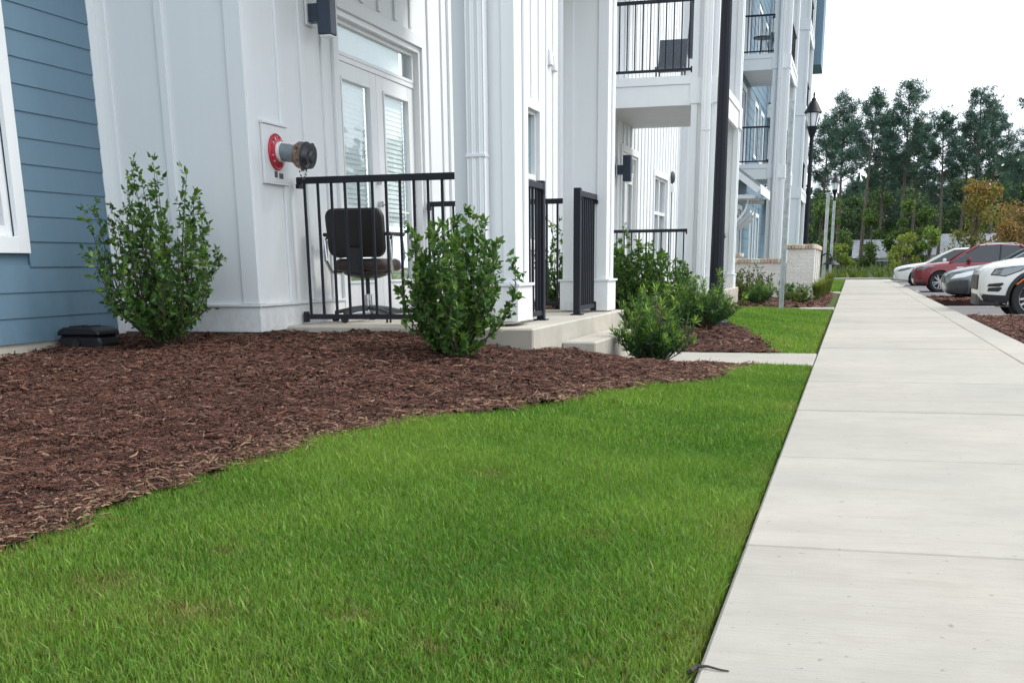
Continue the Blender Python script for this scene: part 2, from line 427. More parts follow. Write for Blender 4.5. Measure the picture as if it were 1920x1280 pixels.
# ================================================================== the setting
WALK_L, WALK_R = -0.265, 1.46
XS = np.concatenate([[-400, -200, -90, -40, -20, -10, -7.5], np.arange(-6.5, -0.35, 0.22), [-0.30, -0.27, 1.9, 3.0]])
YS = np.concatenate([[-40, -15, -5], np.arange(0, 30, 0.35), [32, 36, 44, 52, 60, 64, 70, 80, 100, 140, 200, 300, 500, 900]])
def grid_mesh(name, xs, ys, zf, mat, keep=None):
    X, Y = np.meshgrid(xs, ys); V = np.stack([X, Y, zf(X, Y)], -1).reshape(-1, 3)
    nx = len(xs); i, j = np.meshgrid(np.arange(len(xs)-1), np.arange(len(ys)-1)); a = (j*nx+i).ravel()
    F = np.stack([a, a+1, a+nx+1, a+nx], 1)
    if keep is not None:
        cx = (V[F[:, 0], 0]+V[F[:, 2], 0])/2; cy = (V[F[:, 0], 1]+V[F[:, 2], 1])/2
        F = F[keep(cx, cy)]
        used = np.unique(F); rm = np.zeros(len(V), int); rm[used] = np.arange(len(used)); V = V[used]; F = rm[F]
    return raw_mesh(name, V, F, None, mat, smooth=True)
def ground_z(X, Y):
    z = gz(X, Y)-0.035
    z = np.where(X > -0.31, -0.06, z)
    z = np.where(Y > 58, -0.35*sm((Y-62)/30)-0.05, z)
    z = np.where(X > 1.6, -0.22, z)
    return z
XS2 = np.concatenate([XS, [10, 25, 60, 120, 250, 400]])
o = bpy.data.objects.new('ground', grid_mesh('ground', XS2, YS, ground_z, 'lawn_ground')); place(o, (0, 0, 0), None); tag(o, kind='structure')

def bed(name, x0, x1, y0, y1, keep, st=0.06):
    xs = np.arange(x0, x1, st); ys = np.arange(y0, y1, st)
    def zf(X, Y):
        return gz(X, Y)+0.004+0.012*np.sin(X*9+Y*4)*np.sin(Y*7-X*3)+0.010*np.sin(X*23+1)*np.sin(Y*19)+0.003*np.sin(X*71)*np.sin(Y*67)
    o = bpy.data.objects.new(name, grid_mesh(name, xs, ys, zf, 'mulch_soil', keep)); place(o, (0, 0, 0), None); return tag(o, kind='structure')
bed('mulch_bed', -6.2, -0.5, 0.2, 12.4, lambda x, y: (x < edge1(y)-0.01) & ~((y > PATH0+0.02) & (x > -2.0)))
bed('mulch_bed', -4.6, -0.5, 11.6, 23.0, lambda x, y: (x < edge2(y)-0.01) & ~((y < PATH1) & (x > -2.3)), 0.08)
bed('mulch_bed', -3.6, -0.33, 23.1, 34.0, lambda x, y: (x < -0.42), 0.12)

# --- pavement: one slab between each two joints
sw = bx('sidewalk', (WALK_L+0.012, WALK_R-0.012), (-0.6, 61.0), (-0.10, -0.014), 'joint_dark'); tag(sw, kind='structure')
yj = 3.58-1.785*2
k = 0
while yj < 60.5:
    y1 = min(yj+1.785, 61.3)
    b = MB(); b.box(WALK_L, WALK_R, yj+0.005, y1-0.005, -0.09, 0.0 + (0.0015 if k % 3 else -0.001))
    b.build('slab', 'walk_concrete', sw, ((WALK_L+WALK_R)/2, (yj+y1)/2, 0), bevel=0.009)
    yj = y1; k += 1
# --- entrance paths
pth = bx('path', (-1.93, WALK_L-0.008), (PATH0, PATH1), (-0.09, 0.003), 'walk_concrete', bevel=0.008); tag(pth, kind='structure')
pth = bx('path', (-1.75, WALK_L-0.008), (22.75, 23.35), (-0.09, 0.02), 'walk_concrete', bevel=0.008); tag(pth, kind='structure')
pth = bx('path', (-1.75, WALK_L-0.008), (34.4, 35.6), (-0.09, 0.02), 'walk_concrete', bevel=0.008); tag(pth, kind='structure')
# --- car park, kerb, stall lines
pk = bx('parking_lot', (1.80, 45.0), (-8.0, 62.0), (-0.30, -0.15), 'asphalt'); tag(pk, kind='structure')
kb = bx('kerb', (WALK_R+0.003, 1.797), (-0.6, 61.3), (-0.30, -0.004), 'joint_dark'); tag(kb, kind='structure')
yk = -0.6
while yk < 61:
    y1 = min(yk+3.0, 61.3)
    b = MB(); b.box(WALK_R+0.001, 1.80, yk+0.004, y1-0.004, -0.28, 0.001); b.build('kerb_stone', 'walk_concrete', kb, (1.62, (yk+y1)/2, 0), bevel=0.005); yk = y1
for yl in (21.3, 28.6, 34.0, 40.6, 46.2, 51.6, 57.0):
    l = bx('stall_line', (2.0, 6.6), (yl-0.05, yl+0.05), (-0.150, -0.146), 'line_paint', pk, bevel=0)
isl = bx('mulch_island', (1.80, 7.2), (10.6, 20.6), (-0.2, -0.022), 'mulch_soil', bevel=0.02); tag(isl, kind='structure')
isl2 = bx('mulch_island', (1.80, 3.2), (29.0, 31.6), (-0.2, -0.03), 'mulch_soil', bevel=0.02); tag(isl2, kind='structure')
bx('island_kerb', (1.80, 7.3), (20.6, 20.8), (-0.2, 0.0), 'walk_concrete', isl, bevel=0.02)
# --- road edge beyond the end of the pavement
rd = bx('road', (-60, 60), (61.3, 66.5), (-0.30, -0.12), 'asphalt'); tag(rd, kind='structure')
kb2 = bx('kerb', (-60, 60), (66.5, 66.75), (-0.30, 0.02), 'walk_concrete', bevel=0.03); tag(kb2, kind='structure')

# --- lawns: blades
def patchiness(x, y):
    return (np.sin(x*1.7+y*0.9+0.5)*np.sin(y*1.3-x*0.8)+0.6*np.sin(x*4.1-y*2.2)*np.sin(y*3.7+x*1.1)+0.35*np.sin(x*9.5+2*y)*np.sin(y*8.3))
BROWN = [(-0.81, 2.74, 0.05), (-0.88, 2.40, 0.05), (-0.50, 2.42, 0.05), (-0.72, 2.36, 0.035), (-1.9, 2.6, 0.10), (-1.55, 2.45, 0.10), (-1.35, 4.4, 0.09), (-0.75, 3.6, 0.06), (-1.15, 2.55, 0.06), (-1.75, 3.0, 0.06)]
def lawn(name, x0, x1, y0, y1, dens, hgt, wid, keep, label, seg=True):
    n = int((x1-x0)*(y1-y0)*dens)
    x = rng.uniform(x0, x1, n); y = rng.uniform(y0, y1, n); k = keep(x, y); x, y = x[k], y[k]; n = len(x)
    pv = patchiness(x, y)
    brown = np.zeros(n)
    for bx_, by_, br in BROWN: brown = np.maximum(brown, np.exp(-(((x-bx_)/br)**2+((y-by_)/br)**2)))
    ed = np.clip(1-(-0.30-x)/0.22, 0, 1)*(0.6+0.4*np.sin(y*5.3))               # drier along the pavement
    em = np.clip(1-np.abs(x-edge1(y))/0.12, 0, 1)
    dry = np.clip(0.35*brown+0.60*ed**1.5+0.25*em+0.20*(pv-0.30)+0.17*rng.normal(size=n)+0.16*np.clip((3.2-y)/1.0, 0, 1), 0, 1)
    h = hgt*(0.7+0.18*pv+0.35*rng.random(n))*(1-0.20*brown)*(1-0.22*ed)
    h *= np.where(rng.random(n) < 0.04, 1.35, 1.0)
    az = rng.uniform(0, 2*np.pi, n); lean = np.abs(rng.normal(0.34, 0.24, n)); w = wid*np.exp(rng.normal(0, 0.32, n))
    d = np.stack([np.cos(az), np.sin(az), np.zeros(n)], 1); s = np.stack([-np.sin(az+rng.normal(0, .6, n)), np.cos(az), np.zeros(n)], 1)
    z = gz(x, y)-0.038
    P = np.stack([x, y, z], 1)
    up = np.array([[0, 0, 1.0]])
    mid = P+up*(h*0.58)[:, None]+d*(h*lean*0.32)[:, None]
    tip = P+up*(h*(1-0.25*lean))[:, None]+d*(h*lean*1.0)[:, None]
    V = np.stack([P-s*w[:, None]*0.5, P+s*w[:, None]*0.5, mid+s*w[:, None]*0.42, mid-s*w[:, None]*0.42, tip], 1).reshape(-1, 3)
    i = np.arange(n)[:, None]*5
    g1 = np.array([0.078, 0.188, 0.026]); g2 = np.array([0.190, 0.330, 0.050]); ye = np.array([0.26, 0.23, 0.085]); bn = np.array([0.13, 0.085, 0.04])
    r = np.clip(0.5+0.34*pv+0.30*rng.normal(size=n), 0, 1)[:, None]
    c = g1*(1-r)+g2*r
    c = c*(1-dry[:, None]*0.62)+ye*dry[:, None]*0.62
    pick = (rng.random(n) < 0.05+0.07*np.clip((3.8-y)/1.2, 0, 1)+0.45*brown); c[pick] = c[pick]*0.25+np.where(rng.random((pick.sum(), 1)) < .55, ye, bn)*0.75
    c *= rng.uniform(0.65, 1.35, n)[:, None]
    Cv = np.repeat(c, 5, 0).reshape(n, 5, 3)
    bn_ = rng.random(n)[:, None] < 0.5                                        # straw-coloured sheath at the foot of some blades
    Cv[:, 0] = np.where(bn_, ye*0.6, Cv[:, 0]); Cv[:, 1] = Cv[:, 0]
    me = raw_mesh(name, V, i+np.array([[0, 1, 2, 3]]), Cv.reshape(-1, 3), 'grass', F3=i+np.array([[3, 2, 4]]))
    o = bpy.data.objects.new(name, me); place(o, (0, 0, 0), None); return tag(o, label, 'grass', kind='stuff')
def k1(a, b): return lambda x, y: (x > edge1(y)-0.02+rng.normal(0, 0.030, len(x))) & (x < -0.276-0.010*rng.random(len(x))) & (y >= a) & (y < b) & ~((y > PATH0-0.02))
lawn('lawn_grass', -2.55, -0.272, 1.75, 5.4, 36000, 0.056, 0.0036, k1(1.7, 5.4), 'short bright green grass in the foreground beside the pavement')
lawn('lawn_grass', -2.4, -0.272, 5.4, 10.4, 17000, 0.060, 0.0058, k1(5.4, 10.4), 'short bright green grass narrowing towards the entrance path')
lawn('lawn_grass', -2.0, -0.29, 11.7, 22.8, 5200, 0.068, 0.010, lambda x, y: (x > edge2(y)+rng.normal(0, 0.03, len(x))) & (x < -0.30) & (y > PATH1+0.02) & (y < 22.72), 'second small lawn beyond the entrance path beside the pavement')
lawn('lawn_grass', -2.6, -0.29, 35.6, 61.0, 900, 0.07, 0.03, lambda x, y: (x < -0.32), 'far strip of lawn past the brick wall')

# --- mulch shreds
def chips(name, x0, x1, y0, y1, dens, ln, wd, keep, label, zf=gz):
    n = int((x1-x0)*(y1-y0)*dens); x = rng.uniform(x0, x1, n); y = rng.uniform(y0, y1, n); k = keep(x, y); x, y = x[k], y[k]; n = len(x)
    L = ln*np.exp(rng.normal(0, 0.5, n)); w = wd*np.exp(rng.normal(0, 0.4, n)); L = np.minimum(L, ln*3.2)
    az = rng.uniform(0, np.pi*2, n); el = rng.normal(0, 0.20, n)
    d = np.stack([np.cos(az)*np.cos(el), np.sin(az)*np.cos(el), np.sin(el)], 1)
    s = np.stack([-np.sin(az), np.cos(az), rng.normal(0, 0.35, n)], 1); s = nrm(s); u = np.cross(d, s); u *= np.sign(u[:, 2:3])
    bumps = 0.012*np.sin(x*9+y*4)*np.sin(y*7-x*3)+0.010*np.sin(x*23+1)*np.sin(y*19)
    z = zf(x, y)+bumps+rng.uniform(0.002, 0.026, n)
    P = np.stack([x, y, z], 1); bend = rng.normal(0, 0.10, n)[:, None]*L[:, None]
    a = P-d*L[:, None]*0.5; c = P+d*L[:, None]*0.5+s*bend; mm = P-s*bend*0.3+u*np.abs(bend)*0.4
    hw = s*w[:, None]*0.5; hu = u*w[:, None]*0.38
    V = np.stack([a-hw*0.7, a+hu*0.7, a+hw*0.7, mm-hw, mm+hu, mm+hw, c-hw*0.5, c+hu*0.5, c+hw*0.5], 1).reshape(-1, 3)
    i = np.arange(n)[:, None]*9
    F = np.concatenate([i+np.array([q]) for q in ([0, 1, 4, 3], [1, 2, 5, 4], [3, 4, 7, 6], [4, 5, 8, 7])])
    t = rng.random(n)[:, None]
    c = np.array([0.050, 0.0195, 0.0130])*(1-t)+np.array([0.138, 0.058, 0.037])*t
    pale = rng.random(n) < 0.11; c[pale] = np.array([0.23, 0.135, 0.095])*rng.uniform(0.7, 1.2, (pale.sum(), 1))
    dark = rng.random(n) < 0.25; c[dark] *= 0.45
    fade = np.clip(1-np.abs(edge1(y)-x)/0.30, 0, 1)*(y < 10.4); pk = rng.random(n) < 0.35*fade; c[pk] = np.array([0.27, 0.175, 0.105])*rng.uniform(0.6, 1.15, (pk.sum(), 1))
    me = raw_mesh(name, V, F, np.repeat(c, 9, 0), 'chip')
    o = bpy.data.objects.new(name, me); place(o, (0, 0, 0), None); return tag(o, label, 'mulch', kind='stuff')
def e1(x, y, j=0.028): return (x < edge1(y)+rng.normal(0, j, len(x))*np.where(rng.random(len(x)) < 0.06, 4.0, 1.0))
chips('mulch_chips', -4.2, -1.8, 2.0, 5.6, 9500, 0.027, 0.0055, lambda x, y: e1(x, y), 'dark red brown shredded bark mulch in the foreground bed')
chips('mulch_chips', -5.5, -0.6, 5.6, 10.5, 4600, 0.036, 0.0075, lambda x, y: e1(x, y) & ((y < PATH0-0.03) | (x < -2.0)) & ((y < 8.55) | (x > -2.3)) & ~((x < -4.36) & (y > 8.2)), 'dark red brown bark mulch up against the porch slab')
chips('mulch_chips', -5.52, -4.2, 3.6, 5.6, 3800, 0.040, 0.0085, lambda x, y: x < -4.2, 'bark mulch at the left frame edge below the window')
chips('mulch_chips', -4.3, -0.6, 11.7, 22.7, 1100, 0.055, 0.013, lambda x, y: (x < edge2(y)+rng.normal(0, 0.05, len(x))) & ((y > 12.05) | (x > -2.15)), 'bark mulch around the black lamp post beyond the path')
chips('mulch_chips', -3.0, -0.42, 23.4, 33.5, 330, 0.10, 0.03, lambda x, y: (x < -0.45), 'bark mulch bed in front of the brick wall')
chips('mulch_chips', 1.83, 4.5, 12.5, 20.55, 1300, 0.055, 0.014, lambda x, y: (x > 1.84), 'bark mulch island between the pavement and the car park', zf=lambda x, y: x*0-0.026)
chips('mulch_chips', 1.83, 3.2, 29.0, 31.6, 700, 0.09, 0.03, lambda x, y: (x > 1.84), 'small mulch patch at the kerb by the silver car', zf=lambda x, y: x*0-0.032)

# ================================================================== apartment building
XW, XB, XF, XR = -4.34, -5.53, -2.25, -3.65      # door wall, blue wall, column fronts, far blue wall
ZT = 13.6
DECK = 0.40
FL = [3.73, 6.80, 9.87]
bld = empty('apartment_building', (XW, 8.2, 0), 'white and blue four storey apartment building with porches along the pavement', 'building')

def wall_x(x, y0, y1, z0, z1, mat, holes=(), thick=0.2, name='wall'):
    """wall whose face looks to +X, holes = (y0,y1,z0,z1)"""
    b = MB(); ys = sorted({y0, y1, *[h[0] for h in holes], *[h[1] for h in holes]})
    for a, c in zip(ys, ys[1:]):
        hs = sorted([(h[2], h[3]) for h in holes if h[0] <= a+1e-6 and h[1] >= c-1e-6]); z = z0
        for h0, h1 in hs:
            if h0 > z: b.box(x-thick, x, a, c, z, h0)
            z = h1
        b.box(x-thick, x, a, c, z, z1)
    return b.build(name, mat, bld, (x, (y0+y1)/2, z0))
def battens_x(wall, x, ys, z0, z1, holes=(), w=0.062, t=0.02):
    for y in ys:
        z = z0
        for h in sorted([h for h in holes if h[0]-0.14 < y < h[1]+0.14], key=lambda h: h[2]):
            if h[2]-0.03 > z: bx('batten', (x, x+t), (y-w/2, y+w/2), (z, h[2]-0.03), 'white_paint', wall)
            z = h[3]+0.14
        bx('batten', (x, x+t), (y-w/2, y+w/2), (z, z1), 'white_paint', wall)
def plank_profile(x, y0, y1, z, h, lap=0.016):
    b = MB(); b.prism([(x+0.004, z+h+0.012), (x+0.004, z), (x+lap+0.004, z), (x+0.011, z+h+0.012)], 'y', y0, y1); return b
PLK = {}
def planks_x(wall, x, y0, y1, z0, z1, h=0.178, mat='blue_siding', holes=(), jit=0.0015):
    z = z0
    while z < z1-0.05:
        hh = min(h, z1-z)
        segs = [(y0, y1)]
        for q in holes:
            if q[2] < z+hh and q[3] > z:
                ns = []
                for a, c in segs:
                    if q[1] <= a or q[0] >= c: ns.append((a, c)); continue
                    if q[0] > a: ns.append((a, q[0]))
                    if q[1] < c: ns.append((q[1], c))
                segs = ns
        for a, c in segs:
            key = (round(c-a, 3), round(hh, 3), mat)
            if key not in PLK:
                PLK[key] = plank_profile(0, -(c-a)/2, (c-a)/2, 0, hh).mesh('plank', mat)
            o = bpy.data.objects.new('plank', PLK[key]); place(o, (x+rng.uniform(0, jit), (a+c)/2, z), wall)
        z += hh

# ---- near blue wall (faces the street) and its window
WIN0 = (5.25, 7.13, 0.96, 3.2)          # trimmed window, mostly out of frame
bw = wall_x(XB, 2.0, 8.2, 0.42, ZT, 'blue_siding', [(5.36, 7.02, 1.07, 3.05)])
planks_x(bw, XB, 2.0, 8.085, 0.36, 4.4, 0.170, holes=[WIN0])
bx('foundation', (XB-0.3, XB+0.005), (2.0, 8.19), (-0.2, 0.372), 'porch_concrete', bw)
w0 = bx('window', (XB-0.10, XB-0.075), (5.36, 7.02), (1.07, 3.05), 'far_glass', bld)
for nm, y, z in (('casing', (7.02, 7.13), (0.96, 3.18)), ('casing', (5.25, 5.36), (0.96, 3.18)), ('casing', (5.36, 7.02), (3.06, 3.18)), ('sill', (5.36, 7.02), (0.96, 1.07))):
    bx(nm, (XB-0.02, XB+0.036), y, z, 'white_paint', w0)
for y in ((6.95, 7.02), (5.36, 5.43)): bx('sash', (XB-0.07, XB-0.01), y, (1.07, 3.05), 'white_metal', w0)
bx('sash', (XB-0.07, XB-0.01), (5.43, 6.95), (1.07, 1.14), 'white_metal', w0)
# ---- end wall that faces the camera
b = MB(); b.box(XB-0.2, XW-0.2, 8.2, 8.4, 0.40, ZT); ew = b.build('wall', 'white_paint', bld, (-5, 8.3, 0.4))
for x0, x1, th in ((XB+0.002, XB+0.105, 0.022), (-5.02, -4.955, 0.02), (XW-0.118, XW+0.019, 0.022)):
    bx('batten', (x0, x1), (8.2-th, 8.2), (0.585, 6.5), 'white_paint', ew)
bx('corner_board', (XB, XB+0.026), (8.085, 8.178), (0.36, 6.5), 'white_paint', ew)
bx('skirt_board', (XB+0.001, XW+0.0235), (8.2-0.026, 8.21), (0.374, 0.560), 'white_paint', ew)
bx('drip_cap', (XB+0.001, XW+0.040), (8.2-0.042, 8.205), (0.562, 0.583), 'white_paint', ew)
b = MB(); b.box(XB, XW-0.012, 8.225, 8.35, -0.2, 0.40); b.build('foundation', 'porch_concrete', ew, (-5, 8.3, 0))

# ---- door wall
DOOR = (9.87, 11.95, DECK, 2.95); DOOR2 = (22.95, 24.65, DECK, 2.90)
WINA = (15.35, 16.68, 1.15, 2.88); WINB = (26.85, 28.75, 0.95, 2.72)
H1 = [DOOR, WINA, DOOR2, WINB]
dw = wall_x(XW, 8.2, 31.0, 0.40, ZT, 'white_paint', H1)
yb = [8.76, 9.17, 9.58] + [10.05, 10.46, 10.87, 11.28, 11.69] + [12.2, 12.62, 13.02, 13.4] + list(np.arange(13.85, 17.6, 0.41)) + list(np.arange(18.4, 22.8, 0.41)) + list(np.arange(23.1, 30.8, 0.41))
battens_x(dw, XW, yb, 0.585, 7.0, H1)
bx('corner_board', (XW, XW+0.022), (8.2, 8.31), (0.585, 7.0), 'white_paint', dw)
bx('corner_board', (XW, XW+0.028), (12.80, 12.92), (0.585, 7.0), 'white_paint', dw)
bx('skirt_board', (XW+0.0005, XW+0.026), (8.212, DOOR[0]-0.11), (0.374, 0.560), 'white_paint', dw)
bx('drip_cap', (XW+0.0005, XW+0.042), (8.212, DOOR[0]-0.11), (0.562, 0.583), 'white_paint', dw)
for a, c in ((DOOR[1]+0.11, WINA[0]+6.9), (DOOR2[1]+0.11, 31.0)):
    bx('skirt_board', (XW+0.0005, XW+0.026), (a, c), (0.30, 0.560), 'white_paint', dw)
    bx('drip_cap', (XW+0.0005, XW+0.042), (a, c), (0.562, 0.583), 'white_paint', dw)
b = MB(); b.box(XW-0.3, XW-0.010, 8.25, 31.0, -0.2, 0.40); b.build('foundation', 'porch_concrete', dw, (XW, 9, 0))
# small projecting chase with a vent
b = MB(); b.box(XW, XW+0.10, 17.9, 18.3, 0.40, ZT); ch = b.build('chase', 'white_paint', bld, (XW, 18.1, 0.4))

def french_door(y0, y1, ztop, zhead, near=True, x=XW):
    """frame, two leaves with tall glass, transom over them"""
    d = bx('french_door', (x-0.10, x-0.055), (y0+0.03, y1-0.03), (zhead+0.001, zhead+0.045), 'white_metal', bld)
    for a, c in ((y0, y0+0.05), (y1-0.05, y1)): bx('jamb', (x-0.13, x+0.004), (a, c), (DECK, ztop), 'white_metal', d)
    bx('head', (x-0.13, x+0.004), (y0+0.05, y1-0.05), (ztop-0.05, ztop), 'white_metal', d)
    for a, c, z0, z1 in ((y0-0.105, y0, DECK, ztop+0.11), (y1, y1+0.105, DECK, ztop+0.11)): bx('casing', (x, x+0.03), (a, c), (z0, z1), 'white_paint', d)
    bx('casing', (x, x+0.034), (y0, y1), (ztop, ztop+0.11), 'white_paint', d)
    bx('threshold', (x-0.13, x+0.05), (y0+0.05, y1-0.05), (DECK-0.005, DECK+0.03), 'trim_grey', d)
    mid = (y0+y1)/2
    bx('transom_glass', (x-0.085, x-0.079), (y0+0.10, y1-0.10), (zhead+0.075, ztop-0.085), 'door_glass', d, 0)
    for yy, zz in (((y0+0.05, y0+0.10), (zhead+0.045, ztop-0.05)), ((y1-0.10, y1-0.05), (zhead+0.045, ztop-0.05)), ((y0+0.10, y1-0.10), (zhead+0.045, zhead+0.075)), ((y0+0.10, y1-0.10), (ztop-0.085, ztop-0.05))):
        bx('transom_frame', (x-0.105, x-0.05), yy, zz, 'white_metal', d)
    for a, c, hinge in ((y0+0.05, mid-0.003, 1), (mid+0.003, y1-0.05, 0)):
        st = 0.155 if near else 0.14
        g0, g1, z0, z1 = a+st, c-st, DECK+0.30, zhead-0.12
        for yy, zz in (((a, g0), (DECK+0.03, zhead)), ((g1, c), (DECK+0.03, zhead)), ((g0, g1), (z1, zhead)), ((g0, g1), (DECK+0.03, z0))):
            bx('leaf_frame', (x-0.115, x-0.065), yy, zz, 'white_metal', d)
        for yy, zz in (((g0, g0+0.022), (z0, z1)), ((g1-0.022, g1), (z0, z1)), ((g0+0.022, g1-0.022), (z1-0.022, z1)), ((g0+0.022, g1-0.022), (z0, z0+0.022))):
            bx('glazing_bead', (x-0.108, x-0.052), yy, zz, 'white_metal', d)
        bx('glass', (x-0.093, x-0.087), (g0+0.022, g1-0.022), (z0+0.022, z1-0.022), 'door_glass' if near else 'far_glass', d, 0)
        if near:
            bx('glazing_bar', (x-0.086, x-0.074), (g0+0.022, g1-0.022), (z0+0.66, z0+0.68), 'white_metal', d)
            zz = z1-0.03
            while zz > z0+0.55:
                o = bx('blind_slat', (x-0.150, x-0.105), (g0+0.01, g1-0.01), (zz-0.0015, zz+0.0015), 'blind', d, 0); o.rotation_euler.y = 1.34; zz -= 0.043
    hy = mid-0.05
    b = MB(); b.cyl((x-0.065, hy, DECK+1.02), (x-0.02, hy, DECK+1.02), 0.028, n=14); b.cyl((x-0.02, hy, DECK+1.02), (x-0.018, hy+0.11, DECK+1.02), 0.010, n=8); b.build('handle', 'chrome', d, (x, hy, DECK+1.02), True)
    b = MB(); b.cyl((x-0.065, hy, DECK+1.22), (x-0.03, hy, DECK+1.22), 0.026, n=14); b.build('deadbolt', 'chrome', d, (x, hy, DECK+1.22), True)
    bx('room_back', (x-1.6, x-1.55), (y0-0.3, y1+0.3), (DECK, ztop+0.2), 'interior', d)
    bx('room_floor', (x-1.55, x-0.2), (y0-0.3, y1+0.3), (DECK-0.05, DECK), 'chair_seat', d)
    return d
french_door(DOOR[0], DOOR[1], DOOR[3], 2.57, True)
french_door(DOOR2[0], DOOR2[1], DOOR2[3], 2.52, False)
# transom blind board behind the near door so the glass reads pale
bx('shade', (XW-0.115, XW-0.110), (DOOR[0]+0.06, DOOR[1]-0.30), (2.60, 2.90), 'blind', bld, 0)

def window(x, y0, y1, z0, z1, sashes=1, mat='window_glass', casing=0.10, mid=None, parent=None):
    w = bx('window', (x-0.10, x-0.090), (y0+0.04, y1-0.04), (z0+0.04, z1-0.04), mat, bld, 0)
    for yy, zz in (((y0-casing, y0), (z0-casing, z1+casing*1.3)), ((y1, y1+casing), (z0-casing, z1+casing*1.3)), ((y0, y1), (z1, z1+casing*1.3)), ((y0, y1), (z0-casing, z0))):
        bx('casing', (x, x+0.03), yy, zz, 'white_paint', w)
    for yy, zz in (((y0, y0+0.05), (z0, z1)), ((y1-0.05, y1), (z0, z1)), ((y0+0.05, y1-0.05), (z1-0.05, z1)), ((y0+0.05, y1-0.05), (z0, z0+0.05))):
        bx('sash', (x-0.105, x-0.03), yy, zz, 'white_metal', w)
    for k in range(1, sashes):
        ym = y0+(y1-y0)*k/sashes; bx('mullion', (x-0.104, x-0.025), (ym-0.05, ym+0.05), (z0+0.05, z1-0.05), 'white_metal', w)
    if mid: bx('meeting_rail', (x-0.103, x-0.02), (y0+0.05, y1-0.05), (mid-0.035, mid+0.035), 'white_metal', w)
    return w
window(XW, *WINA, 1, 'window_glass', mid=2.02)
window(XW, *WINB, 2, 'far_glass', mid=1.95)

# ---- return wall and the far blue wing
b = MB(); b.box(XW-0.2, XR-0.2, 31.0, 31.2, 0.1, ZT); rw = b.build('wall', 'white_paint', bld, (-4, 31, 0))
for x0 in (-4.20, -3.95): bx('batten', (x0, x0+0.06), (30.98, 31.0), (0.6, 7.0), 'white_paint', rw)
bx('corner_board', (XR-0.12, XR+0.02), (30.975, 31.0), (0.1, 7.0), 'white_paint', rw)
fh = [(32.2, 33.4, 0.9, 2.4), (34.2, 35.3, 0.1, 2.3), (35.8, 37.2, 0.9, 2.4), (39.2, 40.6, 0.3, 2.5), (44.0, 45.4, 0.9, 2.5), (46.6, 48.0, 0.9, 2.5)]
for z in FL:
    fh += [(33.0, 34.4, z+0.9, z+2.4), (39.0, 40.6, z+0.15, z+2.35), (44.2, 45.5, z+0.8, z+2.4), (47.0, 48.3, z+0.8, z+2.4), (51.2, 52.9, z+0.15, z+2.35)]
bw2 = wall_x(XR, 31.0, 58.0, 0.0, ZT, 'blue_siding', fh)
planks_x(bw2, XR, 31.05, 57.9, 0.15, ZT-0.3, 0.30, holes=[(h[0]-0.1, h[1]+0.1, h[2]-0.1, h[3]+0.13) for h in fh])
for h in fh: window(XR, *h, 1, 'far_glass', 0.11)

# ---- columns
def column(x0, x1, y0, y1, zb, zt, base=0.27, cb=0.10, seams=()):
    b = MB(); b.box(x0+0.02, x1-0.02, y0+0.02, y1-0.02, zb, zt); c = b.build('column', 'white_paint', bld, ((x0+x1)/2, (y0+y1)/2, zb))
    for xx, yy in (((x0, x0+cb), (y0, y0+0.018)), ((x1-cb, x1), (y0, y0+0.018)), ((x1-0.018, x1), (y0+0.018, y0+cb)), ((x1-0.018, x1), (y1-cb, y1)), ((x0, x0+0.018), (y0+0.018, y0+cb)), ((x0, x0+0.018), (y1-cb, y1))):
        bx('corner_board', xx, yy, (zb+base+0.022, zt-0.001), 'white_paint', c)
    bx('base_skirt', (x0-0.022, x1+0.022), (y0-0.022, y1+0.022), (zb+0.012, zb+base), 'white_paint', c)
    bx('drip_cap', (x0-0.038, x1+0.038), (y0-0.038, y1+0.038), (zb+base+0.001, zb+base+0.021), 'white_paint', c)
    for z in seams:
        bx('trim_band', (x0-0.024, x1+0.024), (y0-0.024, y1+0.024), z, 'white_paint', c)
    return c
CB_ = column(-2.90, -2.43, 8.67, 9.05, 0.425, ZT)
CC_ = column(-2.735, -2.30, 11.46, 11.82, DECK, ZT, base=0.29)
bands = [(z-0.42, z-0.04) for z in FL]
CD_ = column(-2.66, XF, 20.0, 20.4, 0.12, ZT, 0.5, seams=bands)
CD2 = column(-2.66, XF, 23.8, 24.2, 0.12, ZT, 0.5, seams=bands)
for y in (38.0, 41.9, 50.0, 54.4): column(-2.66, XF+0.08, y, y+0.42, 0.05, ZT, 0.5, seams=bands)

# ---- porch slabs and balconies
ps = MB(); ps.prism([(XW+0.003, 8.60), (-2.96, 8.60), (-2.96, 8.38), (-2.22, 8.38), (-2.22, 12.02), (XW+0.003, 12.02)], 'z', -0.1, DECK); ps = ps.build('porch_slab', 'porch_concrete', bld, (-3.3, 10, 0), bevel=0.012)
ps2 = bx('porch_slab', (XW+0.003, -2.2), (19.7, 24.6), (-0.1, DECK-0.02), 'porch_concrete', bld, 0.012)
def balcony(x0, x1, y0, y1, z, ceil=True):
    d = bx('balcony_floor', (x0+0.002, x1-0.06), (y0+0.03, y1-0.03), (z-0.30, z-0.02), 'white_paint', bld)
    bx('rim_board', (x0+0.002, x1-0.40), (y0-0.02, y0+0.03), (z-0.44, z-0.13), 'white_paint', d)
    bx('rim_cap', (x0+0.002, x1-0.40), (y0-0.04, y0+0.03), (z-0.128, z+0.0), 'white_paint', d)
    bx('rim_board', (x1-0.06, x1-0.01), (y0+0.43, y1-0.43), (z-0.44, z-0.13), 'white_paint', d)
    bx('rim_cap', (x1-0.06, x1+0.012), (y0+0.43, y1-0.43), (z-0.128, z+0.0), 'white_paint', d)
    bx('soffit', (x0+0.002, x1-0.062), (y0+0.031, y1-0.031), (z-0.325, z-0.302), 'soffit', d)
    return d
balcony(XW, -2.30, 8.68, 11.84, 3.95)
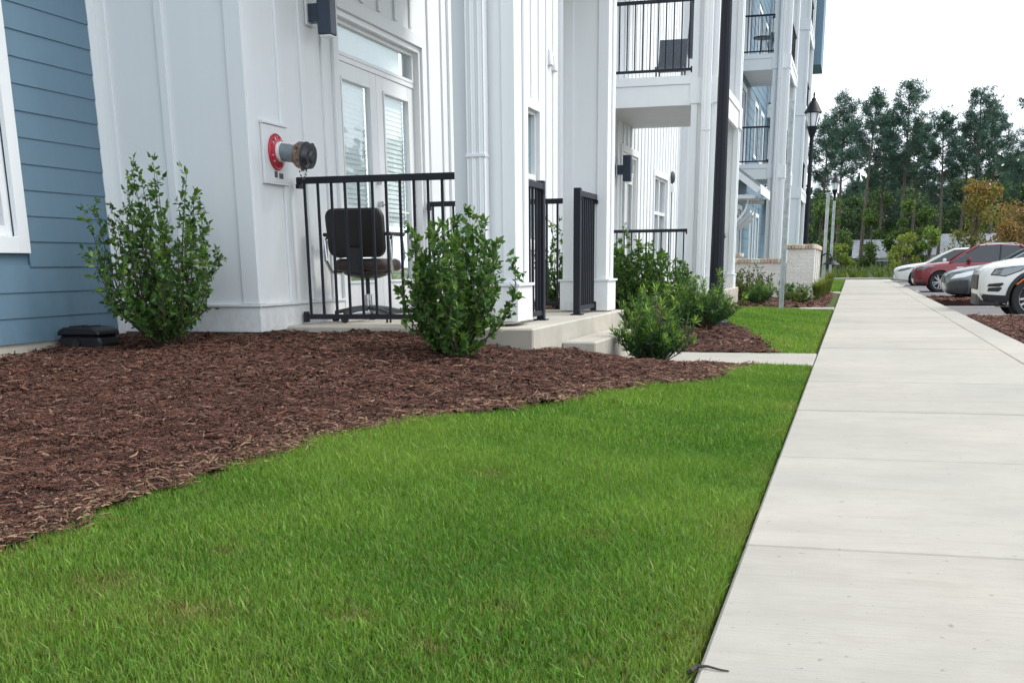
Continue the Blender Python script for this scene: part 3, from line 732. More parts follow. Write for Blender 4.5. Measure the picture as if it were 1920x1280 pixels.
for z in FL: balcony(XW, XF, 20.02, 24.18, z)
for z in FL: balcony(XR, XF+0.08, 38.02, 42.3, z); balcony(XR, XF+0.08, 50.02, 54.8, z)
for z in FL[1:]: balcony(XW, -2.30, 8.68, 11.84, z+0.2)
# upper blue bay at the far corner, roof
bay = bx('bay', (XR, -1.86), (55.2, 57.9), (8.95, ZT), 'blue_siding', bld)
ro = MB(); ro.prism([(-16, ZT), (-1.9, ZT), (-1.9, ZT+0.25), (-9, ZT+2.6), (-16, ZT+0.25)], 'y', 1.9, 58.4); ro.build('roof', 'roof_grey', bld, (-9, 30, ZT))
bx('gable_wall', (-15.8, XR-0.201), (57.7, 57.9), (0.0, ZT), 'blue_siding', bld)
bx('gable_wall', (-15.8, XB-0.201), (2.0, 2.2), (0.0, ZT), 'blue_siding', bld)

# ---- step in front of the porch
st = bx('concrete_step', (-2.217, -1.94), (9.28, 11.2), (-0.05, 0.25), 'porch_concrete', bevel=0.012)
tag(st, 'single pale concrete step below the front of the porch', 'step')

# ---- railings
def railing(name, p0, p1, z0, z1, label, posts=(), nb=None, parent=None, end_brackets=True, group=None, fine=True, mid=None):
    """straight run along X or Y"""
    (xa, ya), (xb, yb2) = p0, p1; along_x = abs(xb-xa) > abs(yb2-ya); L = abs(xb-xa) if along_x else abs(yb2-ya)
    r = empty(name, ((xa+xb)/2, (ya+yb2)/2, z0), label, 'railing', group)
    lo, hi = (min(xa, xb), max(xa, xb)) if along_x else (min(ya, yb2), max(ya, yb2)); c = ya if along_x else xa
    def seg(nm, a, b, w, za, zb, bev=0.003): return bx(nm, (a, b) if along_x else (c-w/2, c+w/2), (c-w/2, c+w/2) if along_x else (a, b), (za, zb), 'rail_black', r, bev)
    seg('top_rail', lo, hi, 0.055, z1-0.05, z1); seg('bottom_rail', lo, hi, 0.04, z0+0.04, z0+0.08)
    if mid: seg('middle_rail', lo, hi, 0.036, mid-0.018, mid+0.018)
    if end_brackets:
        for e in (lo-0.001, hi-0.029):
            seg('bracket', e, e+0.03, 0.075, z1-0.085, z1-0.051); seg('bracket', e, e+0.03, 0.06, z0+0.015, z0+0.100)
    n = nb or max(2, int(L/0.115)); s = 0.019
    for k in range(n):
        q = lo+(k+0.5)*L/n
        bx('baluster', (q-s/2, q+s/2) if along_x else (c-s/2, c+s/2), (c-s/2, c+s/2) if along_x else (q-s/2, q+s/2), (z0+0.08, z1-0.05), 'rail_black', r, 0.0015)
    for q in posts:
        w = 0.062
        po = bx('post', (q-w/2, q+w/2) if along_x else (c-w/2, c+w/2), (c-w/2, c+w/2) if along_x else (q-w/2, q+w/2), (z0+0.012, z1+0.02), 'rail_black', r)
        bx('base_plate', (q-0.055, q+0.055) if along_x else (c-0.055, c+0.055), (c-0.055, c+0.055) if along_x else (q-0.055, q+0.055), (z0, z0+0.011), 'rail_black', po)
    return r
railing('porch_railing', (XW+0.045, 8.9), (-2.905, 8.9), DECK, 1.535, 'black metal railing in front of the brown office chair', nb=12)
railing('porch_railing', (-2.50, 9.06), (-2.50, 9.70), DECK, 1.49, 'short black railing beside the column with the downspout', posts=(9.70,), nb=6)
railing('porch_railing', (-2.42, 10.72), (-2.42, 11.455), DECK, 1.49, 'short black railing with a square post right of the porch opening', posts=(10.72,), nb=9)
railing('porch_railing', (XW+0.045, 11.95), (-2.74, 11.95), DECK, 1.49, 'black railing at the far side of the near porch before a shrub', nb=14)
railing('porch_railing', (XW+0.045, 20.1), (-2.665, 20.1), DECK-0.02, 1.40, 'black ground floor railing behind the dense shrubs', nb=13)
railing('porch_railing', (-2.45, 20.41), (-2.45, 23.79), DECK-0.02, 1.40, 'long black ground floor railing facing the street behind the lamp post', nb=26)
nth = ['second', 'third', 'fourth']
for i, z in enumerate(FL):
    railing('balcony_railing', (XW+0.045, 20.08), (-2.665, 20.08), z+0.04, z+1.14, f'black {nth[i]} floor balcony railing facing the camera left of the lamp post', nb=13)
    railing('balcony_railing', (-2.62, 20.41), (-2.62, 23.79), z+0.02, z+1.12, f'black {nth[i]} floor balcony railing facing the street behind the lamp post', nb=26)
    for y, nm in ((38.0, 'before the leasing entry awning'), (50.0, 'on the farthest balcony stack')):
        railing('balcony_railing', (XR+0.045, y+0.08), (-2.665, y+0.08), z+0.02, z+1.08, f'black {nth[i]} floor railing facing the camera {nm}', nb=9)
        railing('balcony_railing', (XF, y+0.43), (XF, y+3.89), z+0.02, z+1.08, f'black {nth[i]} floor railing facing the street {nm}', nb=20)

# ---- downspouts
def downspout(x0, x1, y0, y1, z0, z1, label, joints=(), elbow=True, group=None):
    t = empty('downspout', ((x0+x1)/2, y0, z0), label, 'downspout', group)
    b = MB(); n = 5; w = (x1-x0)/n; pr = []
    for k in range(n): pr += [(x0+k*w+w*0.12, y0), (x0+k*w+w*0.5, y0-0.006 if k % 2 else y0+0.004), (x0+(k+1)*w-w*0.12, y0)]
    pr += [(x1, y0+0.012), (x1, y1), (x0, y1), (x0, y0+0.012)]
    b.prism(pr, 'z', z0, z1); b.build('pipe', 'white_metal', t, ((x0+x1)/2, y0, z0))
    for z in joints: bx('sleeve', (x0-0.006, x1+0.006), (y0-0.010, y1), (z-0.012, z+0.012), 'white_metal', t)
    for z in (z0+0.5, z0+3.0): bx('strap', (x0-0.03, x1+0.03), (y1-0.004, y1+0.002), (z-0.015, z+0.015), 'white_metal', t)
    return t
downspout(-2.765, -2.625, 8.555, 8.648, 0.52, 7.0, 'white ribbed downspout on the near porch column', (1.62, 3.4))
downspout(-2.48, -2.34, 19.88, 19.975, 0.3, 13.0, 'white downspout on the balcony column left of the lamp post', (2.9, 6.1))
downspout(-2.50, -2.36, 37.88, 37.975, 0.2, 13.0, 'white downspout on the far balcony column by the sign post', (2.9, 6.1))
b = MB(); pts = [(-2.69, 8.60, 0.50), (-2.68, 8.55, 0.40), (-2.64, 8.47, 0.31), (-2.58, 8.40, 0.27)]
for k in range(len(pts)-1):
    for j in range(5):
        p = Vector(pts[k]).lerp(Vector(pts[k+1]), j/5); q = Vector(pts[k]).lerp(Vector(pts[k+1]), (j+0.62)/5); b.cyl(p, q, 0.062, n=14)
        q2 = Vector(pts[k]).lerp(Vector(pts[k+1]), (j+1)/5); b.cyl(q, q2, 0.052, n=14)
o = b.build('drain_pipe', 'pipe_black', None, (-2.62, 8.45, 0.25), True); tag(o, 'black corrugated drain pipe at the foot of the near downspout', 'pipe')

# ---- wall vents
for y, z, x in ((17.30, 3.66, XW), (17.56, 3.62, XW), (18.1, 3.80, XW+0.10)):
    v = MB(); v.prism([(x, z-0.10), (x+0.055, z-0.09), (x+0.035, z+0.10), (x, z+0.11)], 'y', y-0.085, y+0.085)
    o = v.build('wall_vent', 'white_metal', None, (x, y, z), bevel=0.004)
    tag(o, {17.30: 'left of the two small white vent hoods side by side', 17.56: 'right of the two small white vent hoods side by side', 18.1: 'single small white vent hood on the projecting chase'}[y], 'vent')

# ---- entry awning on the far wing
aw = empty('entry_awning', (XR, 33.0, 2.6), 'white shed roof awning on curved brackets over the blue wall entry', 'awning')
sl = lambda x: 2.78+(-2.5-x)*0.72
b = MB(); b.prism([(XR+0.03, sl(XR)), (-2.5, 2.78), (-2.5, 2.86), (XR+0.03, sl(XR)+0.08)], 'y', 33.0, 36.5); b.build('roof', 'roof_grey', aw, (-3, 34.7, 3))
b = MB(); b.prism([(XR+0.03, sl(XR)-0.20), (-2.55, 2.62), (-2.49, 2.77), (XR+0.03, sl(XR)-0.002)], 'y', 32.95, 32.998); b.build('rake_board', 'white_paint', aw, (-3, 33, 3))
bx('fascia', (-2.50, -2.46), (33.0, 36.5), (2.60, 2.84), 'white_paint', aw)
for y in (33.1, 34.2, 35.3, 36.3):
    b = MB(); b.box(XR+0.02, XR+0.12, y, y+0.10, 1.75, 2.72); b.box(XR+0.12, -2.62, y, y+0.10, 2.50, 2.60)
    arc = [(XR+0.10+0.75*math.sin(a), 1.78+0.74*(1-math.cos(a))) for a in np.linspace(0.1, 1.5, 9)]
    for (xa, za), (xc, zc) in zip(arc, arc[1:]):
        b.prism([(xa, za-0.05), (xc, zc-0.05), (xc, zc+0.05), (xa, za+0.05)], 'y', y+0.01, y+0.09)
    b.build('bracket', 'white_paint', aw, (XR, y, 2.2))
for i, y in enumerate((33.65, 34.75, 35.85)):
    g = empty('barn_lamp', (XR, y, 1.95), f'{["near", "middle", "far"][i]} one of three black barn lamps under the entry awning', 'lamp', 'barn lamps under the awning')
    b = MB(); b.tube([(XR+0.02, y, 2.05), (XR+0.12, y, 2.22), (XR+0.28, y, 2.25), (XR+0.36, y, 2.12)], 0.013, 8); b.build('arm', 'lamp_black', g, (XR, y, 2), True)
    b = MB(); b.lathe([(0.03, 2.13), (0.05, 2.05), (0.16, 1.97), (0.165, 1.96), (0.14, 1.965)], 18, 'z', (XR+0.36, y, 0)); b.build('shade', 'lamp_black', g, (XR+0.36, y, 2), True)

# ================================================================== fittings on the near building
def sconce(x, y, z, label, s=1.0):
    g = empty('wall_sconce', (x, y, z), label, 'lamp')
    bx('back_plate', (x, x+0.018), (y-0.075*s, y+0.075*s), (z-0.09*s, z+0.09*s), 'white_metal', g)
    bx('mount', (x+0.018, x+0.10*s), (y-0.05*s, y+0.05*s), (z-0.065*s, z+0.065*s), 'sconce_grey', g)
    bx('body', (x+0.10*s, x+0.215*s), (y-0.06*s, y+0.06*s), (z-0.165*s, z+0.20*s), 'sconce_grey', g, 0.006)
    bx('lens', (x+0.11*s, x+0.205*s), (y-0.05*s, y+0.05*s), (z-0.178*s, z-0.1655*s), 'lamp_lens', g)
sconce(XW+0.004, 9.36, 2.80, 'dark grey box sconce left of the near french doors')
sconce(XW+0.022, 22.4, 2.52, 'dark grey box sconce by the second porch doors', 1.25)

# fire department connection
fx, fy, fz = XW, 8.60, 1.70
fd = empty('fire_standpipe', (fx, fy, fz), 'red flanged fire hose connection on the white wall above the railing', 'standpipe')
bx('wall_plate', (fx+0.001, fx+0.024), (fy-0.20, fy+0.20), (fz-0.22, fz+0.19), 'white_metal', fd, 0.004)
bx('plate_trim', (fx+0.001, fx+0.034), (fy-0.205, fy+0.205), (fz+0.191, fz+0.212), 'white_metal', fd, 0.003)
bx('plate_trim', (fx+0.001, fx+0.030), (fy-0.205, fy+0.205), (fz-0.236, fz-0.221), 'white_metal', fd, 0.003)
b = MB(); b.lathe([(0.132, 0.025), (0.134, 0.034), (0.126, 0.042), (0.118, 0.038), (0.085, 0.050), (0.066, 0.060), (0.060, 0.062)], 40, 'x', (fx, fy, fz)); fl = b.build('flange', 'flange_red', fd, (fx, fy, fz), True)
for k in range(22):
    q = math.radians(-60+k*13.5); b = MB()
    if k % 6 == 5: continue
    c, s2 = math.cos(q), math.sin(q)
    b.box(fx+0.037, fx+0.0500, -0.0055, 0.0055, -0.010, 0.010)
    vs = []
    for v in b.v: vs.append((v[0], fy+0.102*c+v[1]*s2+v[2]*c, fz+0.102*s2-v[1]*c+v[2]*s2))
    b.v = vs; b.build('raised_mark', 'badge' if k % 2 else 'flange_red', fl, (fx, fy, fz))
b = MB(); b.lathe([(0.074, 0.055), (0.074, 0.078), (0.066, 0.080)], 28, 'x', (fx, fy, fz)); b.build('collar', 'white_metal', fd, (fx, fy, fz), True)
ax = Vector((0.985, -0.02, -0.17)).normalized(); p0 = Vector((fx+0.07, fy, fz))
b = MB(); b.cyl(p0, p0+ax*0.15, 0.064, n=28); b.cyl(p0+ax*0.055, p0+ax*0.062, 0.0665, n=28); b.build('pipe', 'pipe_grey', fd, p0, True)
b = MB(); b.cyl(p0+ax*0.13, p0+ax*0.15, 0.082, 0.096, n=24); b.cyl(p0+ax*0.15, p0+ax*0.205, 0.096, 0.098, n=24)
for k in range(3):
    q = 2*math.pi*k/3+0.5; d = Vector((0, math.cos(q), math.sin(q))); b.cyl(p0+ax*0.172+d*0.08, p0+ax*0.172+d*0.116, 0.014, n=8)
b.build('swivel', 'brass_old', fd, p0, True)
b = MB(); b.cyl(p0+ax*0.200, p0+ax*0.214, 0.102, n=24); b.cyl(p0+ax*0.214, p0+ax*0.258, 0.098, 0.088, n=24); b.cyl(p0+ax*0.258, p0+ax*0.272, 0.050, 0.040, n=16)
for k in range(2):
    q = math.pi*k+0.9; d = Vector((0, math.cos(q), math.sin(q))); b.cyl(p0+ax*0.235+d*0.08, p0+ax*0.235+d*0.118, 0.015, n=8)
b.build('cap', 'cap_dark', fd, p0, True)
b = MB(); a0 = p0+ax*0.13+Vector((0, 0, -0.06)); a1 = p0+ax*0.215+Vector((0, 0, -0.08))
for k in range(11):
    u = k/10; q = a0.lerp(a1, u)+Vector((0.0, 0.0, -0.10*math.sin(math.pi*u)))
    b.cyl(q+Vector((-0.004, 0.002*(k % 2), 0.006)), q+Vector((0.004, 0, -0.006)), 0.0045, n=6)
b.build('chain', 'cap_dark', fd, p0, True)
bx('sticker', (fx+0.0242, fx+0.0252), (fy-0.045, fy+0.005), (fz-0.185, fz-0.140), 'sticker_dark', fd, 0)
bx('sticker', (fx+0.0242, fx+0.0252), (fy+0.03, fy+0.10), (fz-0.19, fz-0.150), 'sticker_dark', fd, 0)

# alarm bell on the wall past the second porch
g = empty('alarm_bell', (XW+0.02, 29.35, 2.80), 'dark round alarm bell high on the white wall beyond the second porch', 'bell')
b = MB(); b.lathe([(0.14, 0.02), (0.145, 0.05), (0.11, 0.085), (0.04, 0.10)], 22, 'x', (XW, 29.35, 2.83)); b.build('gong', 'furniture_dark', g, (XW, 29.35, 2.83), True)
bx('strobe', (XW+0.02, XW+0.10), (29.29, 29.41), (2.50, 2.66), 'lamp_lens', g)
bx('conduit', (XW+0.02, XW+0.045), (29.33, 29.355), (0.60, 2.50), 'pipe_grey', g)

# ---- office chair, seen from behind
cx, cy, cz = -3.93, 9.36, DECK
ch = empty('office_chair', (cx, cy, cz), 'dark brown vinyl office chair seen from behind on the porch', 'chair')
def rrect(w, h, r, n=6):
    out = []
    for (sx_, sy_, a0) in ((1, 1, 0), (-1, 1, 90), (-1, -1, 180), (1, -1, 270)):
        for k in range(n+1):
            a = math.radians(a0+90*k/n); out.append((sx_*(w/2-r)+r*math.cos(a), sy_*(h/2-r)+r*math.sin(a)))
    return out
def pad(poly_f, layers, tf):
    b = MB(); n = None
    rings = []
    for sc, dpt in layers:
        pts = [tf(u*sc[0], v*sc[1], dpt) for u, v in poly_f]; rings.append(pts); n = len(pts)
    vs = [p for r in rings for p in r]
    fs = [(i*n+k, i*n+(k+1) % n, (i+1)*n+(k+1) % n, (i+1)*n+k) for i in range(len(rings)-1) for k in range(n)]
    fs += [tuple(range(n-1, -1, -1)), tuple(range((len(rings)-1)*n, len(rings)*n))]
    b.add(vs, fs); return b
Lp = [((0.90, 0.90), -0.045), ((0.98, 0.98), -0.032), ((1, 1), -0.01), ((1, 1), 0.015), ((0.97, 0.97), 0.04), ((0.86, 0.86), 0.055)]
def tb(u, v, d): return (cx+u*(1+0.08*v), cy-0.20+d+0.10*u*u*2-0.12*(v), cz+0.715+v)
back = pad(rrect(0.50, 0.385, 0.075), Lp, tb).build('backrest', 'chair_vinyl', ch, (cx, cy-0.2, cz+0.745), True)
def ts(u, v, d): return (cx+u, cy+0.04+v, cz+0.46+d-0.02*u*u*4)
seat = pad(rrect(0.48, 0.46, 0.10), Lp, ts).build('seat', 'chair_seat', ch, (cx, cy, cz+0.46), True)
b = MB(); b.lathe([(0.10, 0.355), (0.19, 0.385), (0.21, 0.412)], 20, 'z', (cx, cy+0.02, cz)); b.build('seat_pan', 'black_plastic', seat, (cx, cy, cz+0.4), True)
bx('back_bar', (cx-0.05, cx+0.05), (cy-0.245, cy-0.205), (cz+0.40, cz+0.60), 'black_plastic', ch)
for s2 in (-1, 1):
    b = MB(); x = cx+s2*0.275
    b.tube([(cx+s2*0.20, cy-0.05, cz+0.40), (x, cy-0.10, cz+0.41), (x+s2*0.015, cy-0.16, cz+0.50), (x+s2*0.015, cy-0.15, cz+0.66), (x+s2*0.01, cy-0.10, cz+0.69)], 0.016, 8)
    b.tube([(x, cy+0.10, cz+0.41), (x+s2*0.015, cy+0.14, cz+0.52), (x+s2*0.01, cy+0.10, cz+0.685)], 0.014, 8)
    ar = b.build('arm', 'chrome', ch, (x, cy, cz+0.5), True)
    bx('arm_pad', (x-0.028, x+0.028), (cy-0.18, cy+0.15), (cz+0.69, cz+0.72), 'chair_vinyl', ar, 0.01)
b = MB(); b.cyl((cx, cy+0.02, cz+0.22), (cx, cy+0.02, cz+0.37), 0.018, n=12); b.build('gas_post', 'black_plastic', ch, (cx, cy, cz+0.3), True)
b = MB(); b.cyl((cx, cy+0.02, cz+0.085), (cx, cy+0.02, cz+0.225), 0.033, 0.030, n=14); b.build('lift_cover', 'chrome', ch, (cx, cy, cz+0.15), True)
for k in range(5):
    q = math.radians(252+72*k); e = Vector((cx+0.31*math.cos(q), cy+0.02+0.31*math.sin(q), cz+0.075)); c0 = Vector((cx, cy+0.02, cz+0.115))
    b = MB(); b.tube([c0, c0.lerp(e, 0.5)+Vector((0, 0, 0.008)), e], [0.026, 0.020, 0.015], 8); lg = b.build('leg', 'trim_grey', ch, c0, True)
    b = MB(); tq = Vector((math.cos(q+1.0), math.sin(q+1.0), 0))
    for s2 in (-1, 1): b.cyl(e+tq*s2*0.006+Vector((0, 0, -0.047)), e+tq*s2*0.022+Vector((0, 0, -0.047)), 0.0275, n=14)
    b.cyl(e+Vector((0, 0, -0.045)), e+Vector((0, 0, 0.005)), 0.007, n=8); b.build('caster', 'black_plastic', lg, e, True)

# ---- rodent bait box against the blue wall
bz = 0.295
bt = empty('bait_box', (-5.27, 7.55, bz), 'low black plastic bait box beside the blue siding', 'box')
b = MB(); b.prism([(-5.46, bz-0.04), (-5.12, bz-0.04), (-5.105, bz+0.06), (-5.12, bz+0.10), (-5.45, bz+0.10), (-5.46, bz+0.06)], 'y', 7.26, 7.50); b.build('base', 'black_plastic', bt, (-5.27, 7.5, bz), bevel=0.018)
b = MB(); b.prism([(-5.465, bz+0.101), (-5.105, bz+0.101), (-5.12, bz+0.135), (-5.17, bz+0.158), (-5.40, bz+0.158), (-5.45, bz+0.135)], 'y', 7.25, 7.51); b.build('lid', 'black_plastic', bt, (-5.27, 7.5, bz+0.1), bevel=0.010)
for x in (-5.25, -5.36): bx('lid_rib', (x-0.012, x+0.012), (7.28, 7.48), (bz+0.1585, bz+0.166), 'black_plastic', bt)
b = MB(); b.cyl((-5.30, 7.256, bz+0.045), (-5.30, 7.235, bz+0.045), 0.03, n=14); b.build('entry_ring', 'trim_black', bt, (-5.27, 7.35, bz))
bt.rotation_euler.z = 0.0

# ---- balcony furniture behind the second floor railing
g = empty('patio_chair', (-3.35, 22.3, FL[0]), 'grey folding patio chair on the second floor balcony', 'chair')
bx('seat', (-3.60, -3.10), (22.05, 22.50), (FL[0]+0.42, FL[0]+0.46), 'furniture_grey', g)
b = MB(); b.prism([(22.44, FL[0]+0.46), (22.50, FL[0]+0.46), (22.66, FL[0]+0.98), (22.60, FL[0]+0.98)], 'x', -3.60, -3.10); b.build('backrest', 'furniture_grey', g, (-3.35, 21.5, FL[0]+0.7))
for x in (-3.59, -3.13):
    for y in (22.07, 22.44): bx('leg', (x, x+0.03), (y, y+0.03), (FL[0]-0.019, FL[0]+0.42), 'furniture_grey', g)
g = empty('patio_umbrella', (-3.05, 23.2, FL[0]), 'closed grey patio umbrella standing on the second floor balcony', 'umbrella')
b = MB(); b.cyl((-3.05, 23.2, FL[0]+0.06), (-3.05, 23.2, FL[0]+2.2), 0.02, n=8); b.build('pole', 'furniture_grey', g, (-3.05, 23.2, FL[0]))
b = MB(); b.lathe([(0.12, FL[0]+0.75), (0.15, FL[0]+0.9), (0.10, FL[0]+1.6), (0.03, FL[0]+2.15)], 10, 'z', (-3.05, 23.2, 0)); b.build('canopy', 'furniture_grey', g, (-3.05, 23.2, FL[0]+1), True)
b = MB(); b.lathe([(0.26, FL[0]-0.018), (0.25, FL[0]+0.03), (0.05, FL[0]+0.07)], 20, 'z', (-3.05, 23.2, 0)); b.build('base', 'trim_grey', g, (-3.05, 23.2, FL[0]), True)
g = empty('side_table', (-3.1, 39.6, FL[1]), 'dark round side table on the far third floor balcony', 'table')
b = MB(); b.lathe([(0.30, FL[1]+0.68), (0.30, FL[1]+0.72), (0.27, FL[1]+0.725)], 18, 'z', (-3.1, 39.6, 0)); b.build('top', 'furniture_dark', g, (-3.1, 39.6, FL[1]+0.7))
for k in range(3):
    q = 2.1*k; b = MB(); b.cyl((-3.1+0.22*math.cos(q), 39.6+0.22*math.sin(q), FL[1]-0.018), (-3.1+0.1*math.cos(q), 39.6+0.1*math.sin(q), FL[1]+0.68), 0.014, n=6); b.build('leg', 'furniture_dark', g, (-3.1, 39.6, FL[1]))

# ================================================================== street furniture
def lamp_post(x, y, z0, label, full=True):
    g = empty('lamp_post', (x, y, z0), label, 'lamp post', 'black lamp posts along the pavement')
    b = MB(); b.lathe([(0.15, 0.0), (0.15, 0.05), (0.125, 0.08), (0.115, 0.30), (0.10, 0.36), (0.088, 0.42)], 20, 'z', (x, y, z0)); b.build('base', 'lamp_black', g, (x, y, z0), True)
    b = MB(); n = 24; vs = []; hs = [0.42, 1.4, 2.8, 4.2]; rs = [0.083, 0.074, 0.066, 0.058]
    for h, r in zip(hs, rs):
        for k in range(n):
            rr = r*(1.0 if k % 2 else 0.93); q = 2*math.pi*k/n; vs.append((x+rr*math.cos(q), y+rr*math.sin(q), z0+h))
    b.add(vs, [(i*n+k, i*n+(k+1) % n, (i+1)*n+(k+1) % n, (i+1)*n+k) for i in range(3) for k in range(n)]); b.build('pole', 'lamp_black', g, (x, y, z0), True)
    h = z0+4.2
    b = MB(); b.lathe([(0.058, 0), (0.075, 0.02), (0.062, 0.05), (0.06, 0.20), (0.10, 0.34), (0.155, 0.50), (0.16, 0.53), (0.12, 0.54)], 18, 'z', (x, y, h)); hd = b.build('lantern', 'lamp_black', g, (x, y, h), True)
    b = MB(); b.lathe([(0.115, 0.535), (0.185, 0.90)], 18, 'z', (x, y, h)); b.build('globe', 'lamp_lens', hd, (x, y, h), True)
    for k in range(6):
        q = math.pi/3*k+0.2; b = MB(); b.cyl((x+0.135*math.cos(q), y+0.135*math.sin(q), h+0.53), (x+0.215*math.cos(q), y+0.215*math.sin(q), h+0.91), 0.012, n=6); b.build('cage_bar', 'lamp_black', hd, (x, y, h))
    b = MB(); b.lathe([(0.25, 0.90), (0.27, 0.915), (0.20, 1.03), (0.125, 1.18), (0.07, 1.25), (0.065, 1.30), (0.03, 1.33), (0.022, 1.38), (0.035, 1.41), (0.006, 1.50)], 20, 'z', (x, y, h)); b.build('hood', 'lamp_black', hd, (x, y, h), True)
lamp_post(-1.545, 14.35, 0.12, 'tall black lamp post nearest the camera behind the shrubs')
lamp_post(-1.42, 38.0, 0.0, 'black lamp post with lantern head beside the brick wall')
lamp_post(-1.20, 70.0, -0.05, 'small distant black lamp post before the pine trees')
def sign_post(x, y, h, label, w=0.055):
    g = empty('sign_post', (x, y, 0), label, 'post')
    b = MB(); b.prism([(x-w/2, y), (x-w/4, y), (x-w/4, y+0.03), (x+w/4, y+0.03), (x+w/4, y), (x+w/2, y), (x+w/2, y+0.006), (x+w/4+0.006, y+0.006), (x+w/4+0.006, y+0.036), (x-w/4-0.006, y+0.036), (x-w/4-0.006, y+0.006), (x-w/2, y+0.006)], 'z', -0.1, h); b.build('channel', 'galvanised', g, (x, y, 0))
    b = MB(); k = 0.4
    while k < h-0.1: b.cyl((x, y+0.0295, k), (x, y+0.024, k), 0.006, n=6); k += 0.2
    b.build('bolt_row', 'trim_grey', g, (x, y, 1))
sign_post(-1.20, 22.2, 3.55, 'tall galvanised steel sign post standing in the second lawn', 0.085)
sign_post(-0.74, 33.5, 2.62, 'thin galvanised post right of the brick wall, nearer of two', 0.09)
sign_post(-0.62, 36.6, 2.55, 'thin galvanised post right of the brick wall, farther of two', 0.08)

# ---- brick planter walls
pw = empty('brick_wall', (-1.16, 28.0, 0), 'pale washed brick pier wall with tan brick coping by the mulch bed', 'wall')
b = MB(); b.box(-1.44, -0.88, 28.02, 33.2, -0.1, 1.14); b.build('body', 'brick_wash', pw, (-1.16, 28, 0))
for y in (28.0, 29.6, 31.2, 32.8):
    bx('pilaster', (-0.88, -0.83), (y+0.02, y+0.36), (-0.1, 1.13), 'brick_wash', pw)
x = -1.50
while x < -0.84:
    b = bx('coping_brick', (x, min(x+0.066, -0.80)), (27.96, 28.18), (1.142, 1.235+rng.uniform(-.004, .004)), 'brick_tan' if rng.random() < .75 else 'brick_pale', pw, 0.006); x += 0.075
y = 28.19
while y < 33.2:
    bx('coping_brick', (-1.50, -0.80), (y, y+0.066), (1.142, 1.235+rng.uniform(-.004, .004)), 'brick_tan' if rng.random() < .75 else 'brick_pale', pw, 0.006); y += 0.075
lw = empty('brick_wall', (-2.3, 28.2, 0), 'low pale washed brick wall with tan coping behind the plants', 'wall')
b = MB(); b.box(-3.6, -1.445, 28.12, 28.45, -0.1, 0.84); b.build('body', 'brick_wash', lw, (-2.3, 28.2, 0))
x = -3.6
while x < -1.52:
    bx('coping_brick', (x, x+0.066), (28.07, 28.50), (0.842, 0.935+rng.uniform(-.004, .004)), 'brick_tan' if rng.random() < .75 else 'brick_pale', lw, 0.006); x += 0.075
bp = empty('brick_pier', (-2.75, 29.5, 0), 'short brick pier top behind the low brick wall', 'pier')
b = MB(); b.box(-2.95, -2.60, 29.4, 29.75, -0.1, 0.98); b.build('body', 'brick_wash', bp, (-2.75, 29.5, 0))
for k in range(5): bx('coping_brick', (-2.99+k*0.087, -2.99+k*0.087+0.078), (29.36, 29.79), (0.982, 1.07), 'brick_tan' if k % 2 else 'brick_pale', bp, 0.006)
g = empty('barn_lamp', (-0.83, 32.98, 0.85), 'black barn lamp low on the side of the brick pier wall', 'lamp')
b = MB(); b.tube([(-0.83, 32.98, 0.98), (-0.70, 32.98, 1.06), (-0.58, 32.98, 1.04), (-0.54, 32.98, 0.95)], 0.02, 8); b.build('arm', 'lamp_black', g, (-0.8, 33, 1), True)
b = MB(); b.lathe([(0.05, 0.96), (0.07, 0.88), (0.22, 0.79), (0.23, 0.775), (0.20, 0.78)], 20, 'z', (-0.54, 32.98, 0)); b.build('shade', 'lamp_black', g, (-0.54, 33, 0.85), True)

# ---- little stick on the pavement edge
b = MB(); b.tube([(-0.285, 2.385, -0.008), (-0.268, 2.392, 0.006), (-0.245, 2.392, 0.008), (-0.215, 2.384, 0.005), (-0.198, 2.384, 0.004)], [0.006, 0.0055, 0.003, 0.0025, 0.0018], 7)
b.tube([(-0.285, 2.375, -0.006), (-0.277, 2.37, 0.003), (-0.268, 2.392, 0.006)], [0.004, 0.005, 0.004], 6)
o = b.build('stick', 'wood_stick', None, (-0.24, 2.39, 0), True); tag(o, 'small dark twig lying over the pavement edge', 'stick')
